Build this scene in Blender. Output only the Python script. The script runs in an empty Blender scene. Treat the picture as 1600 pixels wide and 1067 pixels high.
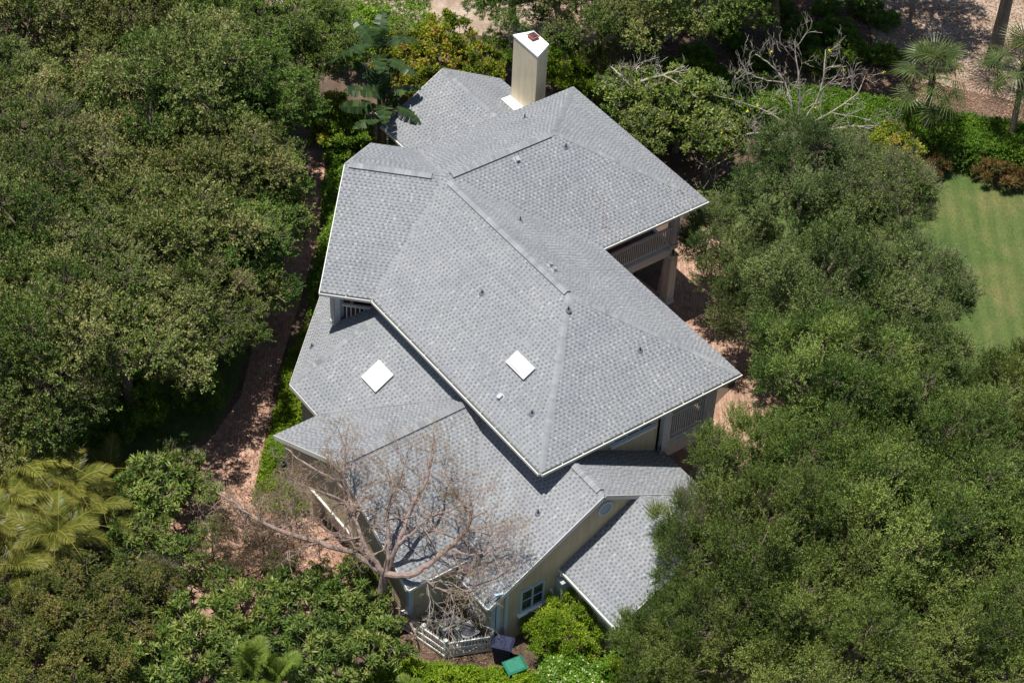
import bpy, math, random
import numpy as np
from mathutils import Vector
S = bpy.context.scene
COL = S.collection
rad = math.radians
GZ = 6.1                                   # height of the upper eaves' datum above the ground

# ------------------------------------------------------------------ camera
CQ = (49.165641, -40.707746, 60.156272 + GZ)
YAW, PIT, ROL, FPX = 2.4835188, 0.75435001, 0.05402319, 3428.693
_f = np.array([math.cos(YAW)*math.cos(PIT), math.sin(YAW)*math.cos(PIT), -math.sin(PIT)])
_r = np.cross(_f, [0, 0, 1.]); _r /= np.linalg.norm(_r); _u = np.cross(_r, _f)
_c, _s = math.cos(ROL), math.sin(ROL)
RGT, UPV = _c*_r + _s*_u, -_s*_r + _c*_u
cam = bpy.data.cameras.new("camera"); camo = bpy.data.objects.new("camera", cam); COL.objects.link(camo)
from mathutils import Matrix
camo.matrix_world = Matrix(((RGT[0], UPV[0], -_f[0], CQ[0]), (RGT[1], UPV[1], -_f[1], CQ[1]), (RGT[2], UPV[2], -_f[2], CQ[2]), (0, 0, 0, 1)))
cam.sensor_width = 36; cam.lens = FPX/1600*36; cam.clip_start = 1; cam.clip_end = 2000
S.camera = camo

def at(px, py, Z=0.):
    d = RGT*((px-800)/FPX) + UPV*(-(py-533.5)/FPX) + _f
    C = np.array(CQ); return C + d*((Z-C[2])/d[2])

# ------------------------------------------------------------------ light
SAZ, SEL = rad(62), rad(80)                # direction the light travels (plan angle) and sun elevation
w = bpy.data.worlds.new("World"); S.world = w; w.use_nodes = True
nt = w.node_tree; bg = nt.nodes["Background"]; sky = nt.nodes.new("ShaderNodeTexSky")
sky.sky_type = 'NISHITA'; sky.sun_disc = False; sky.sun_elevation = SEL
sx, sy = -math.cos(SAZ), -math.sin(SAZ)    # towards the sun
sky.sun_rotation = math.atan2(sx, sy)
nt.links.new(sky.outputs[0], bg.inputs[0]); bg.inputs[1].default_value = 0.068
sl = bpy.data.lights.new("sun", 'SUN'); sl.energy = 5.0; sl.angle = rad(.53); sl.color = (1, .955, .885)
so = bpy.data.objects.new("sun", sl); COL.objects.link(so)
so.rotation_euler = Vector((-math.cos(SAZ)*math.cos(SEL), -math.sin(SAZ)*math.cos(SEL), math.sin(SEL))).to_track_quat('Z', 'Y').to_euler()
S.view_settings.view_transform = 'Standard'; S.view_settings.look = 'None'; S.view_settings.exposure = 0.42; S.view_settings.gamma = 1
S.render.engine = 'CYCLES'

# ------------------------------------------------------------------ helpers
def tag(o, label=None, cat=None, group=None, kind=None):
    if label: o['label'] = label
    if cat: o['category'] = cat
    if group: o['group'] = group
    if kind: o['kind'] = kind
    return o
def empty(name, loc=(0, 0, 0), label=None, cat=None, group=None):
    o = bpy.data.objects.new(name, None); COL.objects.link(o); o.location = loc; o.empty_display_size = .3
    return tag(o, label, cat, group)

class MB:                                  # collects faces; several materials allowed
    def __init__(s): s.v = []; s.f = []; s.m = []; s.t = []
    def face(s, pts, m=0, t=.5):
        n = len(s.v); s.v += [tuple(map(float, p)) for p in pts]; s.f.append(tuple(range(n, n+len(pts)))); s.m.append(m); s.t.append(t)
    def hexa(s, b, t_, m=0, t=.5):           # bottom ring (ccw from above), top ring
        n = len(b)
        s.face(t_, m, t); s.face(b[::-1], m, t)
        for i in range(n):
            j = (i+1) % n; s.face([b[i], b[j], t_[j], t_[i]], m, t)
    def box(s, x0, x1, y0, y1, z0, z1, m=0, t=.5):
        b = [(x0, y0, z0), (x1, y0, z0), (x1, y1, z0), (x0, y1, z0)]
        s.hexa(b, [(x, y, z1) for x, y, _ in b], m, t)
    def bar(s, a, b, wd, ht, m=0, up=(0, 0, 1), t=.5):   # a beam from a to b; wd sideways, ht along up
        a = np.array(a, float); b = np.array(b, float); d = b-a; d /= np.linalg.norm(d)
        up = np.array(up, float); sd = np.cross(d, up); sd /= np.linalg.norm(sd); u2 = np.cross(sd, d)
        q = [(-1, -1), (1, -1), (1, 1), (-1, 1)]
        ra = [a + sd*wd/2*i + u2*ht/2*j for i, j in q]; rb = [b + sd*wd/2*i + u2*ht/2*j for i, j in q]
        s.face(ra, m, t); s.face(rb[::-1], m, t)
        for i in range(4):
            j = (i+1) % 4; s.face([ra[i], rb[i], rb[j], ra[j]], m, t)
    def cyl(s, a, b, r0, r1=None, n=10, m=0, t=.5, caps=True):
        r1 = r0 if r1 is None else r1
        a = np.array(a, float); b = np.array(b, float); d = b-a; d /= np.linalg.norm(d)
        x = np.cross(d, [0, 0, 1.] if abs(d[2]) < .9 else [1., 0, 0]); x /= np.linalg.norm(x); y = np.cross(d, x)
        A = [a + (x*math.cos(k*2*math.pi/n) + y*math.sin(k*2*math.pi/n))*r0 for k in range(n)]
        B = [b + (x*math.cos(k*2*math.pi/n) + y*math.sin(k*2*math.pi/n))*r1 for k in range(n)]
        for i in range(n):
            j = (i+1) % n; s.face([A[i], A[j], B[j], B[i]], m, t)
        if caps: s.face(A[::-1], m, t); s.face(B, m, t)
    def build(s, name, mats, parent=None, loc=None):
        me = bpy.data.meshes.new(name); me.from_pydata(s.v, [], s.f)
        for m in (mats if isinstance(mats, (list, tuple)) else [mats]): me.materials.append(m)
        me.polygons.foreach_set('material_index', s.m)
        me.attributes.new('tint', 'FLOAT', 'FACE').data.foreach_set('value', s.t)
        me.update()
        o = bpy.data.objects.new(name, me); COL.objects.link(o)
        if parent: place(o, parent)
        return o
def place(o, parent):                      # geometry is written in world coordinates; keep it there under a moved parent
    p = np.zeros(3); q = parent
    while q is not None: p += np.array(q.location); q = q.parent
    o.parent = parent; o.location = tuple(-p)
def np_mesh(name, V, nper, mat, tint=None, mi=None):
    """V (N*nper,3): every nper verts form one face"""
    V = np.ascontiguousarray(V, dtype=np.float32).reshape(-1, 3); N = len(V)//nper
    me = bpy.data.meshes.new(name); me.vertices.add(len(V)); me.vertices.foreach_set('co', V.ravel())
    me.loops.add(len(V)); me.loops.foreach_set('vertex_index', np.arange(len(V), dtype=np.int32))
    me.polygons.add(N); me.polygons.foreach_set('loop_start', np.arange(0, len(V), nper, dtype=np.int32))
    me.polygons.foreach_set('loop_total', np.full(N, nper, dtype=np.int32))
    for m in (mat if isinstance(mat, (list, tuple)) else [mat]): me.materials.append(m)
    if mi is not None: me.polygons.foreach_set('material_index', np.asarray(mi, dtype=np.int32))
    if tint is not None: me.attributes.new('tint', 'FLOAT', 'FACE').data.foreach_set('value', np.asarray(tint, dtype=np.float32))
    me.update(calc_edges=True); return me
def link(name, me, parent=None):
    o = bpy.data.objects.new(name, me); COL.objects.link(o); o.parent = parent; return o

# ------------------------------------------------------------------ materials
def mat(name): 
    m = bpy.data.materials.new(name); m.use_nodes = True; return m, m.node_tree, m.node_tree.nodes["Principled BSDF"]
def N(nt, t, **k):
    n = nt.nodes.new("ShaderNode"+t)
    for a, b in k.items():
        if hasattr(n, a): setattr(n, a, b)
        else: n.inputs[a].default_value = b
    return n
def ramp(nt, fac, stops):
    r = nt.nodes.new("ShaderNodeValToRGB"); e = r.color_ramp.elements
    while len(e) < len(stops): e.new(.5)
    for x, (p, c) in zip(e, stops): x.position = p; x.color = (*c, 1)
    nt.links.new(fac, r.inputs[0]); return r.outputs[0]
def noise(nt, scale, detail=4, rough=.6, vec=None, dist=0):
    n = N(nt, "TexNoise", Scale=scale, Detail=detail, Roughness=rough, Distortion=dist)
    if vec is None:
        g = nt.nodes.new("ShaderNodeNewGeometry"); vec = g.outputs['Position']
    nt.links.new(vec, n.inputs['Vector']); return n.outputs[0]
def mixc(nt, fac, a, b, mode='MIX'):
    m = nt.nodes.new("ShaderNodeMix"); m.data_type = 'RGBA'; m.blend_type = mode
    for i, x in ((0, fac), (6, a), (7, b)):
        if isinstance(x, (int, float)): m.inputs[i].default_value = x
        elif isinstance(x, tuple): m.inputs[i].default_value = (*x, 1)
        else: nt.links.new(x, m.inputs[i])
    return m.outputs[2]
def bump(nt, bsdf, h, strength=.5, dist=.02):
    b = N(nt, "Bump", Strength=strength, Distance=dist); nt.links.new(h, b.inputs['Height']); nt.links.new(b.outputs[0], bsdf.inputs['Normal'])
def plain(name, c, rough=.6, metal=0, var=.12, scale=3):
    m, nt, b = mat(name); b.inputs['Roughness'].default_value = rough; b.inputs['Metallic'].default_value = metal
    n = noise(nt, scale, 5, .7)
    nt.links.new(ramp(nt, n, [(.3, tuple(x*(1-var) for x in c)), (.7, tuple(min(1, x*(1+var)) for x in c))]), b.inputs['Base Color'])
    return m
def leafmat(name, stops, trans=.3, rough=.6, hue=.03, spec=.18):
    m, nt, b = mat(name); L = nt.links
    a = N(nt, "Attribute", attribute_name='tint'); c = ramp(nt, a.outputs['Fac'], stops)
    oi = nt.nodes.new("ShaderNodeObjectInfo"); hs = nt.nodes.new("ShaderNodeHueSaturation")
    mr = N(nt, "MapRange"); mr.inputs[3].default_value = .5-hue; mr.inputs[4].default_value = .5+hue; L.new(oi.outputs['Random'], mr.inputs[0]); L.new(mr.outputs[0], hs.inputs['Hue'])
    ml = N(nt, "Math", operation='MULTIPLY'); ml.inputs[1].default_value = 7.31; L.new(oi.outputs['Random'], ml.inputs[0])
    fr = N(nt, "Math", operation='FRACT'); L.new(ml.outputs[0], fr.inputs[0])
    m2 = N(nt, "MapRange"); m2.inputs[3].default_value = .82; m2.inputs[4].default_value = 1.18; L.new(fr.outputs[0], m2.inputs[0]); L.new(m2.outputs[0], hs.inputs['Value'])
    L.new(c, hs.inputs['Color']); col = hs.outputs[0]
    L.new(col, b.inputs['Base Color']); b.inputs['Roughness'].default_value = rough; b.inputs['Specular IOR Level'].default_value = spec
    t = nt.nodes.new("ShaderNodeBsdfTranslucent"); tc = mixc(nt, 1.0, col, (1.0, 1.0, .45), 'MULTIPLY'); L.new(tc, t.inputs['Color'])
    mx = nt.nodes.new("ShaderNodeMixShader"); mx.inputs[0].default_value = trans
    L.new(b.outputs[0], mx.inputs[1]); L.new(t.outputs[0], mx.inputs[2]); L.new(mx.outputs[0], nt.nodes["Material Output"].inputs[0])
    return m
def m_wall(name, c, streak):
    m, nt, b = mat(name); L = nt.links; g = nt.nodes.new("ShaderNodeNewGeometry"); mp = N(nt, "Mapping"); mp.inputs['Scale'].default_value = (5, 5, .5); L.new(g.outputs['Position'], mp.inputs[0])
    n = noise(nt, 1.0, 6, .7, mp.outputs[0]); n2 = noise(nt, 1.3, 5, .7)
    k = mixc(nt, .8, c, ramp(nt, n, [(.35, (streak,)*3), (.62, (1.05, 1.05, 1.05))]), 'MULTIPLY'); k = mixc(nt, .6, k, ramp(nt, n2, [(.3, (.85, .84, .82)), (.7, (1.08, 1.08, 1.08))]), 'MULTIPLY')
    L.new(k, b.inputs['Base Color']); b.inputs['Roughness'].default_value = .85; bump(nt, b, noise(nt, 30, 4, .7), .25, .01); return m
def m_shingle():
    m, nt, b = mat("shingles"); L = nt.links
    a = N(nt, "Attribute", attribute_name='tint')
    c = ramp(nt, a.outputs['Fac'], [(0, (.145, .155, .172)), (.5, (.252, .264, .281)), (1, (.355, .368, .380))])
    n1 = noise(nt, .55, 5, .6); c = mixc(nt, .6, c, ramp(nt, n1, [(.35, (.80, .81, .83)), (.65, (1.03, 1.02, 1.0))]), 'MULTIPLY')
    n3 = noise(nt, 1.6, 7, .75, dist=1.2); c = mixc(nt, ramp(nt, n3, [(.54, (0, 0, 0)), (.72, (.42, .42, .42))]), c, (.17, .175, .14))
    n2 = noise(nt, 38, 3, .8); c = mixc(nt, .8, c, ramp(nt, n2, [(.3, (.72, .72, .72)), (.7, (1.2, 1.2, 1.2))]), 'MULTIPLY')
    L.new(c, b.inputs['Base Color']); b.inputs['Roughness'].default_value = .92; b.inputs['Specular IOR Level'].default_value = .25
    bump(nt, b, n2, .6, .02); return m
def m_ground(name, stops, scale, detail=8, b=.6, scale2=None, stops2=None):
    m, nt, bs = mat(name); n = noise(nt, scale, detail, .72, dist=.3); c = ramp(nt, n, stops)
    n2 = noise(nt, (scale2 or scale*14), 6, .75)
    c = mixc(nt, .75, c, ramp(nt, n2, stops2 or [(.3, (.55, .52, .5)), (.7, (1.25, 1.25, 1.2))]), 'MULTIPLY')
    nt.links.new(c, bs.inputs['Base Color']); bs.inputs['Roughness'].default_value = .95
    bump(nt, bs, n2, b, .05); return m
def m_brick(name, ang=0.):
    m, nt, b = mat(name); L = nt.links
    g = nt.nodes.new("ShaderNodeNewGeometry"); mp = N(nt, "Mapping"); mp.inputs['Rotation'].default_value = (0, 0, ang)
    L.new(g.outputs['Position'], mp.inputs[0])
    t = N(nt, "TexBrick", Scale=1.0); t.inputs['Brick Width'].default_value = .26; t.inputs['Row Height'].default_value = .13; t.inputs['Mortar Size'].default_value = .012
    t.inputs['Color1'].default_value = (.26, .14, .095, 1); t.inputs['Color2'].default_value = (.42, .275, .20, 1); t.inputs['Mortar'].default_value = (.22, .15, .11, 1); t.inputs['Bias'].default_value = .1
    L.new(mp.outputs[0], t.inputs[0])
    c = mixc(nt, .7, t.outputs[0], ramp(nt, noise(nt, .9, 6, .7), [(.3, (.62, .6, .6)), (.7, (1.3, 1.25, 1.2))]), 'MULTIPLY')
    L.new(c, b.inputs['Base Color']); b.inputs['Roughness'].default_value = .9; bump(nt, b, t.outputs['Fac'], -.4, .01); return m
M = {}
M['shingle'] = m_shingle()
M['trim'] = plain('white_trim', (.62, .615, .57), .45, var=.05)
M['trim2'] = plain('weathered_trim', (.60, .60, .58), .6, var=.12, scale=6)
M['siding'] = m_wall('beige_siding', (.53, .45, .30), .82)
M['stucco'] = m_wall('beige_stucco', (.68, .59, .42), .80)
M['gutin'] = plain('gutter_debris', (.10, .105, .06), .9, var=.5, scale=9)
M['dark'] = plain('dark_recess', (.03, .03, .035), .6)
M['vent'] = plain('lead_pipe', (.09, .10, .12), .6)
M['galv'] = plain('galvanised_flashing', (.42, .44, .46), .5, .4)
M['sky'] = plain('skylight_dome', (.60, .62, .63), .15, var=.05)
M['cap'] = plain('white_cap', (.86, .86, .86), .5, var=.04)
M['red'] = plain('terracotta', (.22, .07, .05), .7, var=.3, scale=8)
M['deck'] = plain('red_brown_deck', (.17, .075, .05), .7, var=.3, scale=5)
M['bluetrim'] = plain('blue_and_shaded_trim', (.42, .52, .60), .5, var=.06)
M['navy'] = plain('navy_plastic', (.010, .014, .045), .75, var=.2)
M['green'] = plain('green_plastic', (.006, .14, .085), .65, var=.15)
M['rubber'] = plain('black_rubber', (.02, .02, .02), .8)
M['metalbox'] = plain('grey_metal', (.42, .46, .48), .45, .3)
M['yard'] = plain('faded_grey_metal', (.20, .22, .22), .6, .2)
M['conc'] = plain('concrete', (.42, .40, .36), .9, var=.2, scale=3)
gm, gnt, gb = mat('window_glass'); gb.inputs['Base Color'].default_value = (.03, .045, .06, 1); gb.inputs['Roughness'].default_value = .05; M['glass'] = gm
gm, gnt, gb = mat('blue_glass'); gb.inputs['Base Color'].default_value = (.16, .24, .36, 1); gb.inputs['Roughness'].default_value = .12; M['bglass'] = gm
M['brick'] = m_brick('brick_paving', rad(35)); M['brick2'] = m_brick('brick_drive', rad(-8))
M['ground'] = m_ground('leaf_mulch', [(.3, (.05, .035, .024)), (.5, (.105, .07, .048)), (.68, (.19, .13, .095))], .55)
M['sand'] = m_ground('sandy_litter', [(.3, (.17, .115, .08)), (.5, (.32, .245, .19)), (.7, (.48, .40, .335))], .5)
def m_lawn():
    m, nt, bs = mat('lawn_grass'); L = nt.links; n = noise(nt, .25, 8, .7, dist=.5)
    c = ramp(nt, n, [(.3, (.048, .088, .016)), (.48, (.075, .112, .024)), (.60, (.115, .125, .038)), (.74, (.17, .145, .06))])
    g = nt.nodes.new("ShaderNodeNewGeometry"); mp = N(nt, "Mapping"); mp.inputs['Rotation'].default_value = (0, 0, rad(-52)); L.new(g.outputs['Position'], mp.inputs[0])
    wv_ = N(nt, "TexWave", Scale=.42, Distortion=1.2, Detail=3); wv_.inputs['Detail Scale'].default_value = .6; L.new(mp.outputs[0], wv_.inputs[0])
    c = mixc(nt, .6, c, ramp(nt, wv_.outputs[1], [(.25, (.78, .84, .75)), (.75, (1.12, 1.08, 1.1))]), 'MULTIPLY')
    n2 = noise(nt, 9, 6, .8); c = mixc(nt, .8, c, ramp(nt, n2, [(.3, (.55, .6, .55)), (.7, (1.3, 1.25, 1.2))]), 'MULTIPLY')
    n3 = noise(nt, .9, 5, .8); c = mixc(nt, ramp(nt, n3, [(.6, (0, 0, 0)), (.72, (.55, .55, .55))]), c, (.19, .165, .08))
    L.new(c, bs.inputs['Base Color']); bs.inputs['Roughness'].default_value = .95; bump(nt, bs, n2, .8, .05); return m
M['lawn'] = m_lawn()
M['shadegrass'] = m_ground('rough_grass', [(.3, (.05, .09, .02)), (.55, (.10, .16, .035)), (.75, (.18, .20, .06))], .8)
def m_bark(name, c1, c2, s=9):
    m, nt, b = mat(name); n = noise(nt, s, 6, .75, dist=.5)
    nt.links.new(ramp(nt, n, [(.3, c1), (.7, c2)]), b.inputs['Base Color']); b.inputs['Roughness'].default_value = .9; bump(nt, b, n, .7, .03); return m
M['bark'] = m_bark('grey_bark', (.09, .078, .06), (.27, .24, .20))
M['barkd'] = m_bark('brown_bark', (.07, .05, .04), (.20, .155, .12))
M['gumbo'] = m_bark('reddish_bark', (.14, .09, .075), (.38, .285, .245), 6)
M['pale'] = m_bark('pale_bark', (.22, .19, .155), (.48, .44, .38))
M['oak'] = leafmat('oak_leaves', [(0, (0.0314, 0.0686, 0.0104)), (.35, (0.0886, 0.1438, 0.0277)), (.6, (0.1644, 0.2075, 0.0554)), (.85, (0.2502, 0.2582, 0.0924)), (1, (0.3290, 0.3105, 0.1271))], .28, hue=.012)
M['oak2'] = leafmat('fresh_oak_leaves', [(0, (0.0331, 0.0801, 0.0116)), (.5, (0.1074, 0.1896, 0.0323)), (1, (0.2272, 0.2989, 0.0693))], .3, hue=.012)
M['feather'] = leafmat('olive_leaves', [(0, (0.0361, 0.0762, 0.0122)), (.5, (0.1278, 0.1948, 0.0397)), (1, (0.2638, 0.3272, 0.0838))], .3, hue=.01)
M['featherb'] = leafmat('grey_green_leaves', [(0, (0.0304, 0.0675, 0.0142)), (.5, (0.1002, 0.1577, 0.0405)), (1, (0.2278, 0.2780, 0.0976))], .25, hue=.01)
M['mango'] = leafmat('broad_glossy_leaves', [(0, (0.0280, 0.0663, 0.0090)), (.5, (0.1176, 0.1887, 0.0315)), (1, (0.2912, 0.3366, 0.0855))], .28, .5, hue=.008, spec=.35)
M['lime'] = leafmat('bright_green_leaves', [(0, (.06, .12, .006)), (.5, (.165, .27, .012)), (1, (.34, .42, .035))], .3, hue=.004)
M['yellow'] = leafmat('yellow_green_leaves', [(0, (.06, .11, .008)), (.45, (.18, .25, .018)), (.8, (.40, .39, .03)), (1, (.42, .24, .09))], .3, hue=.006)
M['hedge'] = leafmat('hedge_leaves', [(0, (0.0336, 0.0896, 0.0080)), (.5, (0.1176, 0.2352, 0.0200)), (1, (0.2576, 0.3696, 0.0450))], .3, hue=.004)
M['brownish'] = leafmat('bronze_green_leaves', [(0, (0.0300, 0.0578, 0.0072)), (.5, (0.1000, 0.1365, 0.0234)), (.8, (0.1700, 0.1785, 0.0405)), (1, (0.2700, 0.1995, 0.0720))], .25, hue=.006)
M['palm'] = leafmat('palm_leaflets', [(0, (.045, .085, .010)), (.5, (.115, .185, .028)), (1, (.28, .32, .07))], .3, .35, hue=.006)
M['sabal'] = leafmat('fan_leaflets', [(0, (0.0202, 0.0416, 0.0098)), (.5, (0.0612, 0.0976, 0.0252)), (1, (0.1728, 0.2080, 0.0700))], .25, .35, hue=.004)
M['coco'] = leafmat('olive_leaflets', [(0, (0.0420, 0.0660, 0.0090)), (.5, (0.1260, 0.1485, 0.0260)), (.8, (0.2400, 0.2200, 0.0500)), (1, (0.4080, 0.3080, 0.0800))], .3, .35, hue=.006)
M['banana'] = leafmat('banana_leaves', [(0, (0.0165, 0.0360, 0.0156)), (.5, (0.0338, 0.0684, 0.0260)), (1, (0.0900, 0.1296, 0.0325))], .3, .3, hue=.004)
M['brom'] = leafmat('bronze_bromeliad', [(0, (.06, .06, .02)), (.5, (.13, .11, .035)), (1, (.26, .12, .05))], .25, hue=.006)
M['bud'] = leafmat('ochre_buds', [(0, (.11, .09, .035)), (.5, (.20, .16, .06)), (1, (.32, .24, .07))], .2, hue=.004)
M['flower'] = leafmat('cream_flowers', [(0, (.6, .6, .38)), (1, (.8, .8, .6))], .2)
M['orange'] = leafmat('orange_flowers', [(0, (.55, .18, .08)), (1, (.7, .3, .15))], .2)
M['gold'] = leafmat('gold_flowers', [(0, (.55, .48, .03)), (1, (.70, .58, .03))], .2)
M['litter'] = leafmat('fallen_leaves', [(0, (.10, .055, .03)), (.5, (.24, .13, .075)), (1, (.42, .27, .18))], .1)
M['grassb'] = leafmat('grass_blades', [(0, (0.0380, 0.0862, 0.0137)), (.5, (0.0722, 0.1341, 0.0243)), (1, (0.1444, 0.1724, 0.0532))], .2)
#PART2
# ------------------------------------------------------------------ house
RNG = np.random.default_rng(7)
def clip(poly, ax, lim, keep_ge):
    out = []
    for i in range(len(poly)):
        a, b = poly[i], poly[(i+1) % len(poly)]
        ia = (a[ax] >= lim) == keep_ge or a[ax] == lim; ib = (b[ax] >= lim) == keep_ge or b[ax] == lim
        if ia: out.append(a)
        if ia != ib:
            t = (lim-a[ax])/(b[ax]-a[ax]); out.append((a[0]+t*(b[0]-a[0]), a[1]+t*(b[1]-a[1])))
    return out
def courses(mb, pts, exposure, step, tabs=0., m=0, off=0., tintf=None, sdir=None):
    """lay overlapping courses over a planar polygon (ccw seen from outside, first edge at the bottom)"""
    P = [np.array(p, float) for p in pts]
    s = P[1]-P[0] if sdir is None else np.array(sdir, float); s = s/np.linalg.norm(s)
    n = np.zeros(3)
    for i in range(len(P)): n += np.cross(P[i]-P[0], P[(i+1) % len(P)]-P[0])
    n /= np.linalg.norm(n); t = np.cross(n, s)
    pl = [((p-P[0])@s, (p-P[0])@t) for p in P]
    tmin, tmax = min(q[1] for q in pl), max(q[1] for q in pl)
    W = lambda q, h: P[0] + s*q[0] + t*q[1] + n*(off+h)
    k = 0; t0 = tmin
    while t0 < tmax-1e-6:
        t1 = t0+exposure
        c = clip(clip(pl, 1, t0, True), 1, t1, False)
        if len(c) >= 3:
            mb.face([W(q, step*(1-(q[1]-t0)/exposure)) for q in c], m, float(RNG.uniform(.50, .62)))
            lo = [q[0] for q in c if abs(q[1]-t0) < 1e-6]; hi = [q[0] for q in c if abs(q[1]-t1) < 1e-6]
            if len(lo) >= 2:
                a, b = min(lo), max(lo)
                mb.face([W((a, t0), 0), W((b, t0), 0), W((b, t0), step), W((a, t0), step)], m, .25)
                if tabs and len(hi) >= 2:
                    a2, b2 = max(a, min(hi)), min(b, max(hi))
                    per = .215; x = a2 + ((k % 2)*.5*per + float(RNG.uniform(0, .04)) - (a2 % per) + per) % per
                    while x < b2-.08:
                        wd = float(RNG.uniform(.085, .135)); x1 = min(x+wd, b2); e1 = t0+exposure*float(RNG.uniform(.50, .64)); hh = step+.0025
                        mb.face([W((x, t0), hh), W((x1, t0), hh), W((x1, e1), hh-step*(e1-t0)/exposure), W((x, e1), hh-step*(e1-t0)/exposure)], m, float(np.clip(RNG.normal(.12, .10), 0, 1)))  # dark dash: shade of the cut-outs and darker granules, put into the colour
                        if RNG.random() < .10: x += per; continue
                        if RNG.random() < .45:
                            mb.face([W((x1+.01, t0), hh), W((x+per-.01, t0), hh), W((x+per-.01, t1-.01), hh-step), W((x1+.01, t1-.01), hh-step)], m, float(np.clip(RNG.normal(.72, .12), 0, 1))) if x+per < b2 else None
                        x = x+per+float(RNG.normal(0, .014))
        t0 = t1; k += 1
def roof(name, polys, parent, thick=.16):
    mb = MB()
    for p in polys:
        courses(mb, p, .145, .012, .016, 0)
        P = [np.array(q, float) for q in p]; lo = [q-[0, 0, thick] for q in P]; hi = [q-[0, 0, .004] for q in P]
        mb.face(lo[::-1], 1)
        for i in range(len(P)):
            j = (i+1) % len(P); mb.face([lo[i], lo[j], hi[j], hi[i]], 1)
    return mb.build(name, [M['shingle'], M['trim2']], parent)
def cap_line(a, b, n1, n2, name, parent, w_=.15, raise_=.02, end0=0., end1=0., matk='shingle', tint=.62):
    """cap shingles folded over a ridge or hip; n1/n2 are the upward normals of both slopes"""
    a = np.array(a, float); b = np.array(b, float); d = b-a; L = np.linalg.norm(d); d /= L
    mb = MB(); k = int((L-end0-end1)/.145); 
    ws = []
    for nn, sg in ((n1, 1), (n2, -1)):
        nn = np.array(nn, float); nn /= np.linalg.norm(nn); v = np.cross(nn, d)*sg
        if v[2] > 0: v = -v
        ws.append((v/np.linalg.norm(v), nn))
    up = ws[0][1]+ws[1][1]; up /= np.linalg.norm(up)
    for i in range(k):
        p0 = a+d*(end0+i*.145); p1 = p0+d*.155; tt = float(np.clip(RNG.normal(tint, .12), 0, 1)); r0 = raise_+.012; r1 = raise_
        for v, nn in ws:
            A, B = p0+up*r0*1.1, p1+up*r1*1.1; C, D = p1+v*w_+nn*r1, p0+v*w_+nn*r0
            mb.face([A, B, C, D] if np.cross(B-A, C-A)@nn > 0 else [A, D, C, B], 0, tt)
            mb.face([D, C, C-nn*(r1+.01), D-nn*(r0+.01)], 1 if raise_ > .04 else 0, .1)
            if i == 0: mb.face([A, D, D-nn*r0, A-up*r0], 0, .2)
            if i == k-1: mb.face([B, C, C-nn*r1, B-up*r1], 0, .2)
            mb.face([A, D, D-nn*.012, A-nn*.012], 0, .15)
    return mb.build(name, [M['shingle'], M['dark']], parent)
def gutter(a, b, parent, out, name='gutter', hang=.92, inner='gutin'):
    """open gutter outside the eave a-b; out = horizontal outward direction"""
    a = np.array(a, float); b = np.array(b, float); o = np.array([out[0], out[1], 0.]); o /= np.linalg.norm(o); z = np.array([0, 0, 1.])
    mb = MB(); d = (b-a)/np.linalg.norm(b-a)
    a = a-z*.03; b = b-z*.03
    mb.bar(a+o*.055-z*.075, b+o*.055-z*.075, .10, .014, 1)
    mb.bar(a+o*.112-z*.035, b+o*.112-z*.035, .03, .12, 0)
    mb.bar(a+o*.118+z*.028, b+o*.118+z*.028, .042, .014, 0)
    mb.bar(a+o*.05-z*.092, b+o*.05-z*.092, .125, .014, 0)
    for p in (a, b): mb.bar(p+o*.0-z*.04, p+o*.115-z*.04, .014, .10, 0)
    L = np.linalg.norm(b-a); k = max(1, int(L/hang))
    for i in range(1, k):
        p = a+d*L*i/k; mb.bar(p+o*.0+z*.018, p+o*.115+z*.018, .03, .012, 0)
    return mb.build(name, [M['trim'], M[inner]], parent)
def nrm(p, q, r):
    n = np.cross(np.array(q)-p, np.array(r)-p); n /= np.linalg.norm(n); return n if n[2] > 0 else -n

house = empty('house', (0, 0, 0), 'large cream two-storey house with grey shingle roofs and white gutters among the trees', 'house')
h, Lr, Mr, Nr, e, wb, wn, wf = 2.90505, 8.60290, 5.59751, 4.23110, 5.13925, 5.03337, 4.69551, 5.19804
w0 = 5.; R2 = math.sqrt(.5)
def upper(i=0.):
    w_, e_, wb_, wn_, wf_ = w0-i, e-i, wb-i, wn-i, wf-i; z0 = GZ+.575*i; zr = GZ+h
    Q = np.array([-Lr, 0.]); d = np.array([-R2, -R2]); n = np.array([R2, -R2]); H = Q+Nr*d
    J = H+w_*n; K = H-wf_*n
    D = {'P': (0, 0, zr), 'S': (e_, -w_, z0), 'E': (e_, wb_, z0), 'Q': (-Lr, 0, zr), 'R': (-Lr, Mr, zr), 'F': (-Lr+wn_, Mr+e_, z0),
         'G': (-Lr-wf_, Mr+e_, z0), 'V': (-Lr+wn_, wb_, z0), 'H': (*H, zr), 'J': (*J, z0), 'K': (*K, z0)}
    t = (J[1]+w_)/d[1]; D['L'] = (*(J-t*d), z0); t = (K[0]+Lr+wf_)/d[0]; D['T'] = (*(K-t*d), z0)
    return D
U = upper(.11); U0 = upper(0)
g_ = lambda s: [U[c] for c in s]
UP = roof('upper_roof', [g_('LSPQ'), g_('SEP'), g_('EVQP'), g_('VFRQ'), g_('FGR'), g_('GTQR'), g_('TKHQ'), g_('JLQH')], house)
nA = nrm(U['L'], U['S'], U['P']); nB = nrm(U['S'], U['E'], U['P']); nC = nrm(U['E'], U['V'], U['P']); nD = nrm(U['V'], U['F'], U['R'])
nE = nrm(U['F'], U['G'], U['R']); nF = nrm(U['G'], U['T'], U['R']); nG = nrm(U['T'], U['K'], U['H']); nH = nrm(U['J'], U['L'], U['H'])
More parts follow.
